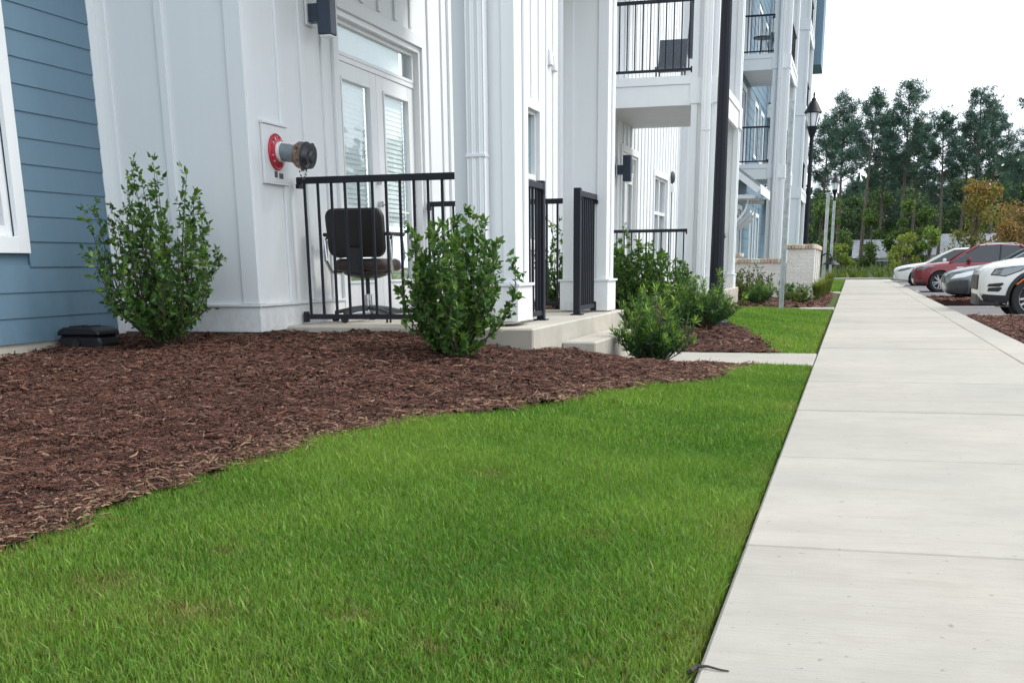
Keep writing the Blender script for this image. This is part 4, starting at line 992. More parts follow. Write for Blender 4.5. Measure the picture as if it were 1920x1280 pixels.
# ================================================================== plants
def shrub(name, loc, label, w, h, nst, lpp, leaf=(0.050, 0.026), kind='privet', cat='shrub', lean=(0, 0), seed=1, up=0.75, col=None, group=None):
    """many stems from one foot, side twigs, leaves along them; stems and foliage are parts"""
    r = np.random.default_rng(seed); g = empty(name, loc, label, cat, group); o = Vector(loc)
    st = MB(); P = []; D = []; Sh = []
    for k in range(nst):
        az = r.uniform(0, 2*math.pi); rad = math.sqrt(r.random()); hh = h*(r.uniform(0.55, 1.0) if k > 4 else r.uniform(0.9, 1.04))*(1-0.36*rad)
        tip = Vector((w*0.5*rad*math.cos(az)+lean[0]*hh, w*0.5*rad*math.sin(az)+lean[1]*hh, hh))
        base = Vector((r.normal(0, 0.025), r.normal(0, 0.025), -0.03))
        knee = Vector((tip.x*0.72, tip.y*0.72, hh*0.36))+Vector(r.normal(0, 0.02, 3))
        pts = [base, base.lerp(knee, 0.5)+Vector(r.normal(0, 0.01, 3)), knee, knee.lerp(tip, 0.5)+Vector(r.normal(0, 0.03, 3)), tip]
        st.tube([o+p for p in pts], [0.007, 0.006, 0.005, 0.0035, 0.0015], 5)
        bare = r.uniform(0.10, 0.42)
        for q in np.linspace(0.12, 1.0, int(7+h*9)):
            if q < bare and r.random() < 0.75: continue
            i = min(int(q*4), 3); p = pts[i].lerp(pts[i+1], q*4-i); d0 = (pts[i+1]-pts[i]).normalized()
            tl = r.uniform(0.04, 0.17)*(1.15-q*0.6)*(h/1.1)**0.5; a2 = r.uniform(0, 6.28)
            td = (d0*up+Vector((math.cos(a2), math.sin(a2), r.uniform(-0.1, 0.6)))*(1-up*0.35)).normalized()
            e = p+td*tl
            if q < 0.97: st.tube([o+p, o+e], [0.0022, 0.001], 3)
            for _ in range(lpp):
                u = r.random(); pp = p.lerp(e, u); P.append(pp+Vector(r.normal(0, 0.006, 3)))
                D.append(td*0.7+Vector(r.normal(0, 0.75, 3))); Sh.append(q)
    P = np.array([tuple(p) for p in P]); D = np.array([tuple(d) for d in D]); n = len(P); Sh = np.array(Sh)
    t = np.clip(0.35+0.4*r.normal(size=n), 0, 1)[:, None]
    c0, c1 = col or ((0.034, 0.092, 0.024), (0.110, 0.215, 0.042))
    c = np.array(c0)*(1-t)+np.array(c1)*t
    yg = (r.random(n) < 0.10+0.25*(Sh > 0.9)); c[yg] = c[yg]*0.4+np.array([0.16, 0.25, 0.04])*0.6
    L = leaf[0]*r.uniform(0.45, 1.35, n); Wd = L*leaf[1]/leaf[0]*r.uniform(0.7, 1.25, n)
    me = leaves('foliage', P, D, L, Wd, c, 'leaf', 0.22, r)
    st.build('stems', 'stem', g, loc, True); f = bpy.data.objects.new('foliage', me); place(f, loc, g); return g
def podo(name, loc, label, w, h, seed, n_shoot=60, col=None):
    """shrub with long narrow needle leaves in upright shoots"""
    r = np.random.default_rng(seed); g = empty(name, loc, label, 'shrub'); o = Vector(loc); st = MB(); P = []; D = []; Cc = []
    for k in range(n_shoot):
        az = r.uniform(0, 6.283); rad = r.random()**0.6; el = r.random()
        tip = Vector((w*0.5*rad*math.cos(az), w*0.5*rad*math.sin(az), h*(0.30+0.70*el*(1-0.45*rad*rad))))
        tip *= r.uniform(0.72, 1.18); base = Vector((tip.x*0.25, tip.y*0.25, 0.02)); md = base.lerp(tip, 0.55)+Vector((tip.x*0.12, tip.y*0.12, 0))
        st.tube([o+base, o+md, o+tip], [0.006, 0.004, 0.0015], 5)
        for j in range(58):
            u = r.uniform(0.25, 1.0); p = base.lerp(md, u/0.55) if u < 0.55 else md.lerp(tip, (u-0.55)/0.45)
            d = (tip-md).normalized(); P.append(tuple(p)); D.append(tuple(d*0.75+Vector(r.normal(0, 0.55, 3))))
            yt = max(0, (u-0.72)/0.28)*(1 if k % 3 else 0.2); c = np.array([0.036, 0.100, 0.030])*(1-yt)+np.array([0.22, 0.36, 0.060])*yt
            Cc.append(c*r.uniform(0.7, 1.3))
    me = leaves('foliage', np.array(P), np.array(D), 0.070*r.uniform(0.7, 1.25, len(P)), 0.0105, np.array(Cc), 'leaf', 0.15, r)
    st.build('stems', 'stem', g, loc, True); f = bpy.data.objects.new('foliage', me); place(f, loc, g); return g
def G(x, y, d=0.0): return (x, y, float(gz(x, y))+d)
shrub('upright_shrub', G(-4.70, 7.45), 'tall upright leafy shrub before the blue and white wall corner', 0.98, 1.40, 40, 9, (0.046, 0.026), seed=3, lean=(0.0, 0))
shrub('upright_shrub', G(-2.555, 7.62), 'dense leafy shrub in front of the near porch column', 0.82, 1.08, 38, 13, (0.050, 0.028), seed=8, lean=(0.03, 0))
shrub('upright_shrub', G(-3.12, 12.9, 0.05), 'slender shrub seen through the near porch railing', 0.60, 1.05, 20, 9, seed=12)
shrub('upright_shrub', G(-2.62, 14.6), 'big dark green shrub against the second porch, left one', 0.95, 1.02, 40, 13, (0.055, 0.03), seed=14)
shrub('upright_shrub', G(-2.25, 15.8), 'dark green shrub against the second porch beside the lamp post', 0.70, 0.72, 26, 10, (0.055, 0.03), seed=15)
podo('podocarpus_shrub', G(-1.60, 10.12), 'feathery narrow leaved shrub beside the step and path', 0.66, 0.62, 21, 100)
podo('podocarpus_shrub', G(-1.60, 13.35), 'feathery narrow leaved shrub at the foot of the near lamp post', 0.86, 0.66, 22, 110)
podo('podocarpus_shrub', G(-2.15, 12.6), 'small feathery shrub between the second porch shrubs and path', 0.42, 0.42, 27, 34)
shrub('bed_shrub', G(-2.0, 25.2), 'olive green spreading shrub before the low brick wall', 1.0, 0.80, 34, 6, (0.05, 0.028), seed=31, col=((0.05, 0.075, 0.018), (0.13, 0.15, 0.035)))
podo('bed_shrub', G(-1.72, 23.9), 'dark green bushy shrub left of the sign post', 0.75, 0.60, 32, 50)
shrub('bed_shrub', G(-1.22, 26.6), 'green shrub at the foot of the brick pier wall', 0.75, 0.50, 24, 6, (0.05, 0.03), seed=33)
shrub('bed_shrub', G(-1.02, 25.2), 'low pale green plant right of the sign post', 0.55, 0.36, 18, 5, (0.05, 0.03), seed=34, col=((0.06, 0.10, 0.02), (0.16, 0.19, 0.05)))
# grass tufts by the pier
def tuft(loc, label, n, L, seed, spread=0.6, cat='ornamental grass'):
    r = np.random.default_rng(seed); V = []; C = []
    az = r.uniform(0, 6.283, n); ln = r.uniform(0.15, spread, n); l = L*r.uniform(0.6, 1.1, n)
    d = np.stack([np.cos(az), np.sin(az), np.zeros(n)], 1); s = np.stack([-np.sin(az), np.cos(az), np.zeros(n)], 1)*0.006
    p0 = d*0.05*r.random((n, 1)); up = np.array([[0, 0, 1.0]])
    p1 = p0+up*(l*0.65)[:, None]+d*(l*ln*0.3)[:, None]; p2 = p0+up*(l*(0.95-0.4*ln))[:, None]+d*(l*ln)[:, None]
    V = np.stack([p0-s, p0+s, p1+s, p1-s, p2], 1).reshape(-1, 3); i = np.arange(n)[:, None]*5
    t = r.random((n, 1)); c = np.array([0.08, 0.15, 0.03])*(1-t)+np.array([0.26, 0.27, 0.09])*t
    o = bpy.data.objects.new('ornamental_grass', raw_mesh('ornamental_grass', V, i+np.array([[0, 1, 2, 3]]), np.repeat(c, 5, 0), 'grass', F3=i+np.array([[3, 2, 4]])))
    place(o, loc, None); return tag(o, label, cat)
tuft(G(-0.70, 27.0), 'pale green grass tuft at the corner of the brick pier wall', 420, 0.55, 41, 0.7)
tuft(G(-0.62, 29.2), 'grass tuft along the street side of the brick pier wall', 420, 0.6, 42, 0.7)
tuft(G(-0.60, 33.9), 'farthest grass tuft past the barn lamp on the brick wall', 420, 0.7, 43, 0.6)
# ================================================================== cars
def car(name, loc, label, paint, L, W2, prof, gh, wheels, R, rail=False, kind='suv'):
    """prof = [(x, z_bottom, z_top, half width factor)], nose at x=0 pointing to -X; gh = greenhouse outline"""
    g = empty(name, loc, label, 'car', 'cars parked nose to the pavement'); ox, oy, oz = loc
    xs = np.array([p[0] for p in prof]); zb = np.array([p[1] for p in prof]); zt = np.array([p[2] for p in prof]); hw = np.array([p[3] for p in prof])*W2/2
    q = np.unique(np.concatenate([np.linspace(0, 0.3, 8), np.linspace(0.3, 1.4, 10), np.linspace(1.4, L-0.4, 12), np.linspace(L-0.4, L, 6)]))
    B, T, Hh = np.interp(q, xs, zb), np.interp(q, xs, zt), np.interp(q, xs, hw)
    SEC = [(0.84, 0.0), (0.95, 0.07), (0.985, 0.25), (1.0, 0.55), (0.985, 0.76), (0.955, 0.89), (0.89, 0.965), (0.72, 1.0), (0.35, 1.02), (0.0, 1.025)]
    def body_mesh():
        b = MB(); ring = []
        for x, bb, tt, h in zip(q, B, T, Hh):
            pts = [(x, -h*f, bb+(tt-bb)*z) for f, z in SEC]; pts += [(x, h*f, bb+(tt-bb)*z) for f, z in reversed(SEC[:-1])]; ring.append(pts)
        n = len(ring[0]); b.add([p for r_ in ring for p in r_], [(i*n+k, i*n+(k+1) % n, (i+1)*n+(k+1) % n, (i+1)*n+k) for i in range(len(ring)-1) for k in range(n)]+[tuple(range(n)), tuple(range((len(ring)-1)*n, len(ring)*n))])
        return b
    def surf(x, z):
        bb, tt, h = np.interp(x, q, B), np.interp(x, q, T), np.interp(x, q, Hh); f = np.interp((z-bb)/(tt-bb), [s[1] for s in SEC[:-1]], [s[0] for s in SEC[:-1]]); return h*f
    me = body_mesh().mesh('body', [paint, 'trim_black'], (0, 0, 0), True); bo = bpy.data.objects.new('body', me); COL.objects.link(bo)
    for wx in wheels:       # cut the wheel arches
        for sgn in (-1, 1):
            cb = MB(); cb.cyl((wx, sgn*(W2/2-0.30), R), (wx, sgn*(W2/2+0.2), R), R*1.13, n=40); co = bpy.data.objects.new('cut', cb.mesh('cut', 'trim_black')); COL.objects.link(co)
            md = bo.modifiers.new('b', 'BOOLEAN'); md.operation = 'DIFFERENCE'; md.object = co; md.solver = 'EXACT'
    bpy.context.view_layer.update(); dg = bpy.context.evaluated_depsgraph_get()
    nm = bpy.data.meshes.new_from_object(bo.evaluated_get(dg))
    for md in list(bo.modifiers): bpy.data.objects.remove(md.object) if md.object else None
    bpy.data.objects.remove(bo)
    nm.polygons.foreach_set('use_smooth', [True]*len(nm.polygons)); nm.set_sharp_from_angle(angle=math.radians(35))
    body = bpy.data.objects.new('body', nm); place(body, loc, g)
    def put(bm_, nme, mat, par=g, smooth=False, bevel=0.0):
        o = bpy.data.objects.new(nme, bm_.mesh(nme, mat, (0, 0, 0), smooth, bevel)); place(o, loc, par); return o
    def patch(nme, pts, mat, off=0.006, par=body, thick=0.02, both=True):
        """panel given as (x,z) outline laid on the body side"""
        for sgn in ((-1, 1) if both else (-1,)):
            b = MB(); den = []
            for (xa, za), (xc, zc) in zip(pts, pts[1:]+pts[:1]):
                for k in range(4): den.append((xa+(xc-xa)*k/4, za+(zc-za)*k/4))
            n = len(den); cxm = sum(p[0] for p in den)/n; czm = sum(p[1] for p in den)/n
            vs = [(x, sgn*(surf(x, z)-thick), z) for x, z in den]
            for f_ in (1.0, 0.8, 0.6, 0.4, 0.2):
                vs += [(cxm+(x-cxm)*f_, sgn*(surf(cxm+(x-cxm)*f_, czm+(z-czm)*f_)+off), czm+(z-czm)*f_) for x, z in den]
            vs.append((cxm, sgn*(surf(cxm, czm)+off), czm))
            b.add(vs, [(j*n+k, j*n+(k+1) % n, (j+1)*n+(k+1) % n, (j+1)*n+k) for j in range(5) for k in range(n)]+[(5*n+k, 5*n+(k+1) % n, 6*n) for k in range(n)]); put(b, nme, mat, par, True)
    # greenhouse: glass, roof, pillars
    x0, x1, x2, x3, zr, wr = gh          # screen foot, roof front, roof rear, rear foot, roof height, roof half width
    def belt(x): return np.interp(x, q, T)-0.03
    gx = [x0, x0*0.5+x1*0.5, x1, (x1*2+x2)/3, (x1+2*x2)/3, x2, (x2+x3)/2, x3]
    def ztop(x): return float(np.interp(x, [x0, x1, (x1+x2)/2, x2, x3], [belt(x0), zr-0.035, zr, zr-0.05, belt(x3)]))
    rg = []
    for x in gx:
        tt = (ztop(x)-belt(x))/(zr-belt(x)) if zr > belt(x) else 0; wb = np.interp(x, q, Hh)*0.90; wt = wb+(wr-wb)*max(tt, 0)
        rg.append([(x, -wb, belt(x)), (x, -wt, ztop(x)-0.01), (x, -wt*0.85, ztop(x)+0.004), (x, 0, ztop(x)+0.012), (x, wt*0.85, ztop(x)+0.004), (x, wt, ztop(x)-0.01), (x, wb, belt(x))])
    b = MB(); n = 7; b.add([p for r_ in rg for p in r_], [(i*n+k, i*n+k+1, (i+1)*n+k+1, (i+1)*n+k) for i in range(len(rg)-1) for k in range(n-1)]); put(b, 'glasshouse', 'car_glass')
    b = MB(); rr = []
    for x in np.linspace(x1-0.03, x2+0.02, 9):
        z = ztop(x); w_ = wr*1.015; rr.append([(x, -w_, z-0.03), (x, -w_, z+0.005), (x, -w_*0.85, z+0.030), (x, 0, z+0.045), (x, w_*0.85, z+0.030), (x, w_, z+0.005), (x, w_, z-0.03)])
    b.add([p for r_ in rr for p in r_], [(i*7+k, i*7+k+1, (i+1)*7+k+1, (i+1)*7+k) for i in range(8) for k in range(6)]+[tuple(range(7)), tuple(range(56, 63))]); put(b, 'roof', paint, smooth=True)
    for sgn in (-1, 1):
        b = MB(); wb = np.interp(x0, q, Hh)*0.91; b.tube([(x0-0.05, sgn*wb, belt(x0)+0.0), ((x0+x1)/2, sgn*(wb+wr)/2*1.008, (belt(x0)+zr)/2+0.02), (x1+0.05, sgn*wr*1.01, zr-0.02)], 0.035, 8); put(b, 'pillar', paint, smooth=True)
        wb = np.interp(x3, q, Hh)*0.92
        b = MB(); b.tube([(x2-0.05, sgn*wr*1.01, zr-0.04), ((x2+x3)/2+0.02, sgn*(wb+wr)/2*1.01, (belt(x3)+zr)/2), (x3, sgn*wb, belt(x3))], 0.06, 8); put(b, 'pillar', paint, smooth=True)
        xm = x0+(x3-x0)*0.52; wb = np.interp(xm, q, Hh)*0.905
        b = MB(); b.tube([(xm, sgn*wb, belt(xm)), (xm+0.02, sgn*wr*1.012, ztop(xm)-0.02)], 0.03, 6); put(b, 'pillar', 'trim_black', smooth=True)
        b = MB(); b.lathe([(0.02, -0.07), (0.075, -0.055), (0.085, 0.0), (0.07, 0.06), (0.02, 0.075)], 12, 'y', (x0+0.62, sgn*(np.interp(x0+0.62, q, Hh)*0.90+0.12), belt(x0+0.6)+0.10)); b.box(x0+0.60, x0+0.66, min(sgn*W2*0.43, sgn*(W2*0.43+0.12)), max(sgn*W2*0.43, sgn*(W2*0.43+0.12)), belt(x0+0.6)+0.02, belt(x0+0.6)+0.06); put(b, 'mirror', paint, smooth=True)
        if rail:
            b = MB(); b.tube([(x1+0.25, sgn*wr*0.93, zr+0.0), (x1+0.4, sgn*wr*0.93, zr+0.055), (x2-0.2, sgn*wr*0.93, zr+0.04), (x2-0.05, sgn*wr*0.93, zr-0.01)], 0.014, 6); put(b, 'roof_rail', 'rim', smooth=True)
    # wheels
    for wx in wheels:
        for sgn in (-1, 1):
            yc = sgn*(W2/2-0.125); b = MB()
            b.lathe([(R*0.70, -0.10), (R*0.93, -0.11), (R, -0.085), (R, 0.085), (R*0.93, 0.11), (R*0.70, 0.10)], 40, 'y', (wx, yc, R), True); wh = put(b, 'wheel', 'tyre', g, True)
            b = MB(); b.lathe([(R*0.70, -0.105), (R*0.72, -0.09), (R*0.66, -0.07), (R*0.66, 0.07), (R*0.72, 0.09), (R*0.70, 0.105)], 32, 'y', (wx, yc, R), True)
            ys = yc+sgn*0.085
            for k in range(10):
                a = 2*math.pi*k/10+(0.11 if k % 2 else -0.11); u = Vector((math.cos(a), 0, math.sin(a))); v_ = Vector((-math.sin(a), 0, math.cos(a))); c0 = Vector((wx, ys, R))
                p = [c0+u*0.05-v_*0.02, c0+u*0.05+v_*0.02, c0+u*R*0.68+v_*0.017, c0+u*R*0.68-v_*0.017]; d_ = Vector((0, sgn*0.02, 0))
                b.add(p+[x_-d_*1.6 for x_ in p], [(0, 1, 2, 3), (4, 5, 6, 7), (0, 1, 5, 4), (1, 2, 6, 5), (2, 3, 7, 6), (3, 0, 4, 7)])
            b.cyl((wx, ys-sgn*0.03, R), (wx, ys+sgn*0.012, R), 0.07, n=16); put(b, 'rim', 'rim', wh, True)
            b = MB(); b.cyl((wx, yc-sgn*0.02, R), (wx, yc-sgn*0.05, R), R*0.66, n=28); put(b, 'brake_disc', 'trim_black', wh)
            b = MB(); b.cyl((wx, sgn*(W2/2-0.28), R), (wx, sgn*(W2/2-0.295), R), R*1.125, n=28); put(b, 'wheel_well', 'trim_black', body)
    return g, patch, put, surf
SUV = [(0.0, 0.42, 0.80, 0.70), (0.04, 0.32, 0.86, 0.80), (0.12, 0.26, 0.90, 0.87), (0.30, 0.22, 0.955, 0.93), (0.55, 0.21, 1.00, 0.97), (0.95, 0.22, 1.045, 0.995), (1.30, 0.24, 1.07, 1.0), (3.4, 0.24, 1.10, 1.0), (4.1, 0.28, 1.10, 0.97), (4.5, 0.36, 1.06, 0.90), (4.62, 0.50, 0.95, 0.80)]
CZ = -0.15
# white suv, nearest
g, patch, put, surf = car('parked_car', (2.16, 23.05, CZ), 'white suv nearest the camera with black wheel arches at the right edge', 'car_white', 4.62, 1.92, SUV, (1.18, 2.0, 3.55, 4.45, 1.66, 0.66), (0.90, 3.62), 0.375, True)
patch('headlight', [(0.17, 0.765), (0.40, 0.745), (0.62, 0.83), (0.74, 0.90), (0.52, 0.885), (0.24, 0.845)], 'headlamp', 0.008)
patch('headlight_surround', [(0.15, 0.75), (0.40, 0.728), (0.64, 0.82), (0.78, 0.912), (0.52, 0.898), (0.22, 0.86)], 'trim_black', 0.003)
patch('fog_slot', [(0.12, 0.56), (0.32, 0.555), (0.38, 0.60), (0.36, 0.625), (0.14, 0.605)], 'trim_black')
patch('fog_slot', [(0.13, 0.48), (0.31, 0.475), (0.36, 0.53), (0.34, 0.55), (0.14, 0.54)], 'trim_black')
patch('side_marker', [(0.56, 0.60), (0.70, 0.71), (0.72, 0.70), (0.60, 0.59)], 'amber')
patch('lower_cladding', [(0.02, 0.44), (0.10, 0.30), (0.45, 0.225), (0.50, 0.40), (0.44, 0.41), (0.16, 0.425)], 'trim_black', 0.012)
patch('sill_cladding', [(1.40, 0.26), (3.12, 0.26), (3.10, 0.40), (1.42, 0.40)], 'trim_black', 0.010)
def arch(wx, R, mat='trim_black'):
    for sgn in (-1, 1):
        b = MB(); a = np.linspace(math.radians(-8), math.radians(188), 22); vs = []; n = len(a)
        for rr, off in ((R*1.11, -0.05), (R*1.11, 0.016), (R*1.27, 0.012), (R*1.27, -0.04)):
            for t_ in a:
                x_, z_ = wx+rr*math.cos(t_), R+rr*math.sin(t_); vs.append((x_, sgn*(surf(x_, min(z_, 0.9))+off), z_))
        b.add(vs, [(r_*n+k, r_*n+k+1, (r_+1)*n+k+1, (r_+1)*n+k) for r_ in range(3) for k in range(n-1)]); put(b, 'arch_trim', mat, bpy.data.objects[g.children[0].name], True)
arch(0.90, 0.375); arch(3.62, 0.375)
b = MB(); b.box(-0.02, 0.06, -0.55, 0.55, 0.50, 0.76); put(b, 'grille', 'trim_black', g, bevel=0.02)
b = MB(); vl = [(0.34, -0.885), (0.12, -0.80), (0.03, -0.68), (-0.012, -0.45), (-0.012, 0.45), (0.03, 0.68), (0.12, 0.80), (0.34, 0.885)]
b.prism(vl, 'z', 0.235, 0.43); put(b, 'valance', 'trim_black', g, bevel=0.015)
# silver car behind it
SED = [(0.0, 0.40, 0.66, 0.68), (0.05, 0.28, 0.71, 0.80), (0.14, 0.22, 0.755, 0.88), (0.35, 0.20, 0.81, 0.94), (0.65, 0.19, 0.86, 0.975), (1.05, 0.19, 0.905, 1.0), (1.4, 0.2, 0.94, 1.0), (3.5, 0.2, 0.98, 1.0), (4.2, 0.25, 0.98, 0.96), (4.7, 0.36, 0.93, 0.86), (4.8, 0.48, 0.82, 0.78)]
g, patch, put, surf = car('parked_car', (2.16, 30.9, CZ), 'silver car with dark lower bumper half hidden by the white suv', 'car_silver', 4.80, 1.84, SED, (1.30, 2.25, 3.40, 4.35, 1.47, 0.60), (0.93, 3.68), 0.335)
patch('headlight', [(0.10, 0.58), (0.40, 0.62), (0.78, 0.74), (0.86, 0.79), (0.50, 0.755), (0.20, 0.68)], 'lamp_lens', 0.008)
patch('bumper_lower', [(0.02, 0.46), (0.06, 0.30), (0.20, 0.22), (0.52, 0.20), (0.50, 0.56), (0.30, 0.56), (0.10, 0.53)], 'trim_grey', 0.010)
for z in (0.50, 0.55, 0.60): b = MB(); b.box(-0.02, 0.06, -0.46, 0.46, z, z+0.028); put(b, 'grille_bar', 'trim_black', g)
# red suv
g, patch, put, surf = car('parked_car', (1.98, 42.6, CZ), 'dark red suv parked between the silver and the white cars', 'car_red', 4.62, 1.90, SUV, (1.25, 2.15, 3.60, 4.45, 1.66, 0.63), (0.93, 3.63), 0.37, True)
patch('headlight', [(0.10, 0.79), (0.34, 0.80), (0.66, 0.92), (0.72, 0.955), (0.42, 0.925), (0.18, 0.885)], 'headlamp', 0.008)
patch('fog_lamp', [(0.16, 0.46), (0.28, 0.45), (0.34, 0.52), (0.20, 0.54)], 'trim_black')
patch('badge', [(1.46, 0.855), (1.72, 0.865), (1.72, 0.885), (1.46, 0.88)], 'badge')
patch('lower_cladding', [(0.06, 0.36), (0.12, 0.27), (0.45, 0.225), (0.50, 0.34), (0.30, 0.37)], 'trim_black', 0.010)
b = MB(); b.box(-0.02, 0.06, -0.55, 0.55, 0.48, 0.74); put(b, 'grille', 'trim_black', g, bevel=0.02)
g.scale = (0.9, 0.9, 0.9)
# white sedan, farthest
g, patch, put, surf = car('parked_car', (1.72, 53.4, CZ), 'white sedan farthest along the row of parked cars', 'car_white', 4.80, 1.84, SED, (1.30, 2.25, 3.40, 4.35, 1.47, 0.60), (0.95, 3.68), 0.335)
patch('headlight', [(0.10, 0.58), (0.40, 0.62), (0.70, 0.72), (0.78, 0.76), (0.50, 0.74), (0.20, 0.67)], 'headlamp', 0.008)
b = MB(); b.box(-0.02, 0.06, -0.46, 0.46, 0.44, 0.60); put(b, 'grille', 'trim_black', g, bevel=0.02)
b = MB(); b.box(3.0, 3.18, 46.0, 47.8, -0.148, -0.03)
for i, (y, nm_) in enumerate(((38.0, 'empty stall before the red suv'), (48.3, 'stall between the red suv and the white sedan'))):
    b = MB(); b.prism([(1.90, CZ+0.001), (2.06, CZ+0.001), (2.03, CZ+0.11), (1.93, CZ+0.11)], 'y', y, y+1.7); o = b.build('wheel_stop', 'walk_concrete', None, (1.98, y+0.85, CZ), bevel=0.012); tag(o, f'concrete wheel stop in the {nm_}', 'wheel stop')

# ================================================================== trees beyond the car park
def pine_meshes(seed, h):
    r = np.random.default_rng(seed); tr = MB(); lx, ly = r.normal(0, 0.02, 2)*h
    tp = lambda u: Vector((lx*u*u, ly*u*u, h*u)); r0 = h*0.0115+0.03
    tr.tube([tp(u) for u in np.linspace(0, 0.99, 10)], [r0*(1-0.88*u) for u in np.linspace(0, 0.99, 10)], 8)
    P = []; D = []; Cc = []; cb = r.uniform(0.50, 0.62); nb = int(r.integers(30, 40))
    for k in range(nb):
        u = cb+(0.99-cb)*((k+0.5)/nb)**0.9; az = k*2.4+r.normal(0, 0.4); s_ = (u-cb)/(1-cb)
        ln = h*0.150*(0.60+0.9*math.sin(math.pi*min(1, s_*0.80+0.16)))*r.uniform(0.5, 1.15)*(1-0.62*s_); p = tp(u)
        d = Vector((math.cos(az), math.sin(az), r.uniform(0.05, 0.45)+0.35*s_)).normalized(); e = p+d*ln+Vector((0, 0, ln*0.12))
        tr.tube([p, p.lerp(e, 0.5)+Vector((0, 0, -ln*0.05)), e], [0.06*(1-s_*0.6), 0.04*(1-s_*0.6), 0.015], 5)
        for j in range(int(4+ln*3.6)):
            w_ = r.uniform(0.45, 1.05); c = p.lerp(e, w_)+Vector(r.normal(0, 0.22, 3)); tone = r.uniform(0.65, 1.25)
            for _ in range(40):
                v_ = r.normal(0, 1, 3); v_[2] = v_[2]*0.7+0.25; v_ /= np.linalg.norm(v_); P.append(tuple(np.array(c)+v_*r.uniform(0, 0.30))); D.append(tuple(v_)); Cc.append(np.array([0.068, 0.128, 0.102])*tone*r.uniform(0.75, 1.25))
    for k in range(4):                           # dead snags below the crown
        u = r.uniform(0.3, cb); az = r.uniform(0, 6.28); p = tp(u); tr.tube([p, p+Vector((math.cos(az), math.sin(az), 0.15))*r.uniform(0.8, 1.8)], [0.03, 0.008], 4)
    lf = leaves('crown', np.array(P), np.array(D), 0.30*r.uniform(0.7, 1.2, len(P)), 0.065, np.array(Cc), 'needle', 0.1, r)
    return tr.mesh('trunk', 'bark', smooth=True), lf
def broad_meshes(seed, h, w, c0, c1, trunk=0.25, nl=5200, leaf=0.22, lob=14, col_fn=None):
    r = np.random.default_rng(seed); tr = MB(); tr.tube([(0, 0, -0.1), (0.05, 0.02, h*0.3), (0.02, -0.04, h*0.7)], [0.02*h*0.5+0.02, 0.014*h*0.5+0.015, 0.01], 7)
    P = []; Cc = []
    for k in range(lob):
        az = r.uniform(0, 6.28); u = r.random(); rad = w*0.5*math.sqrt(r.random())*(0.45+0.75*math.sin(math.pi*min(0.98, 0.15+u*0.8)))
        c = np.array([rad*math.cos(az)*0.8, rad*math.sin(az)*0.8, h*(trunk+(0.93-trunk)*u)]); s_ = w*r.uniform(0.13, 0.24)
        tr.tube([(0, 0, max(0.1, c[2]*0.55)), tuple(c*np.array([0.6, 0.6, 0.88])), tuple(c)], [0.03, 0.02, 0.006], 4)
        n = nl//lob; v = r.normal(0, 1, (n, 3)); v = nrm(v)*(r.random((n, 1))**0.45)*s_; v[:, 2] *= 0.8
        P.append(c+v); t_ = np.clip(r.normal(0.45, 0.3, (n, 1))+0.25*(u-0.5), 0, 1); cc = np.array(c0)*(1-t_)+np.array(c1)*t_
        Cc.append((cc if col_fn is None else col_fn(cc, u, r, n))*r.uniform(0.75, 1.2))
    P = np.concatenate(P); Cc = np.concatenate(Cc); D = r.normal(0, 1, P.shape); D[:, 2] -= 0.2
    return tr.mesh('trunk', 'bark', smooth=True), leaves('crown', P, D, leaf*r.uniform(0.7, 1.2, len(P)), leaf*0.6, Cc, 'leaf', 0.2, r)
def tree(name, loc, meshes, rz, label, group=None, sc=1.0):
    g = empty(name, loc, label, 'tree', group)
    for nm_, me in zip(('trunk', 'crown'), meshes):
        o = bpy.data.objects.new(nm_, me); place(o, loc, g)
    g.rotation_euler.z = rz; g.scale = (sc, sc, sc); return g
PV = [pine_meshes(100+i, h) for i, h in enumerate((17.5, 18.0, 16.0, 19.0, 15.5))]
def sight(px, py): return fwd*FPX+rgt*(px-960.0)+dwn*(py-PPY)
def ray_xy(px, y): d = sight(px, 488.0); return y*d.x/d.y
def ray_z(px, py, y): d = sight(px, py); return CAM_H+y*d.z/d.y
TG = -0.45
PH = [17.5, 18.0, 16.0, 19.0, 15.5]
PN = [(1536, 215, 112, 2, 'small pine hugging the end of the building'), (1568, 176, 106, 0, 'slim pine right behind the black lantern'), (1613, 165, 100, 1, 'pine second from the building with a rounded top'), (1645, 215, 110, 4, 'thin pine between two rounded pines on the left'),
      (1685, 150, 103, 3, 'tallest pine with a domed crown left of the sky gap'), (1706, 225, 108, 2, 'lower pine left of the sky gap'), (1758, 203, 100, 2, 'smaller pine at the right of the sky gap'),
      (1795, 212, 106, 0, 'pine with broad crown right of the sky gap'), (1821, 162, 101, 3, 'big full pine with pointed top right of the sky gap'), (1852, 197, 107, 1, 'dense pine next to the orange leaved tree'),
      (1912, 232, 96, 4, 'pine at the right frame edge above the orange tree'), (1950, 55, 84, 3, 'tall near pine whose branches enter at the right edge')]
for i, (px, py_, y, v, lb) in enumerate(PN): tree('pine_tree', (ray_xy(px, y), y, TG), PV[v], i*1.3, lb, 'pine trees beyond the car park', (ray_z(px, py_, y)-TG)/(PH[v]*1.03))
ORD = ['first', 'second', 'third', 'fourth', 'fifth', 'sixth', 'seventh', 'eighth', 'ninth', 'tenth', 'eleventh', 'twelfth', 'thirteenth', 'fourteenth']
r = np.random.default_rng(77)
for i, px in enumerate((1535, 1585, 1622, 1660, 1690, 1722, 1742, 1772, 1806, 1836, 1866, 1890)):
    y = 118+(i % 3)*6; tree('pine_tree', (ray_xy(px, y), y, TG-0.2), PV[i % 5], r.uniform(0, 6), f'low dark pine in the rear row of the wood, {ORD[i]} from the building', 'rear pines of the wood', r.uniform(0.46, 0.60))
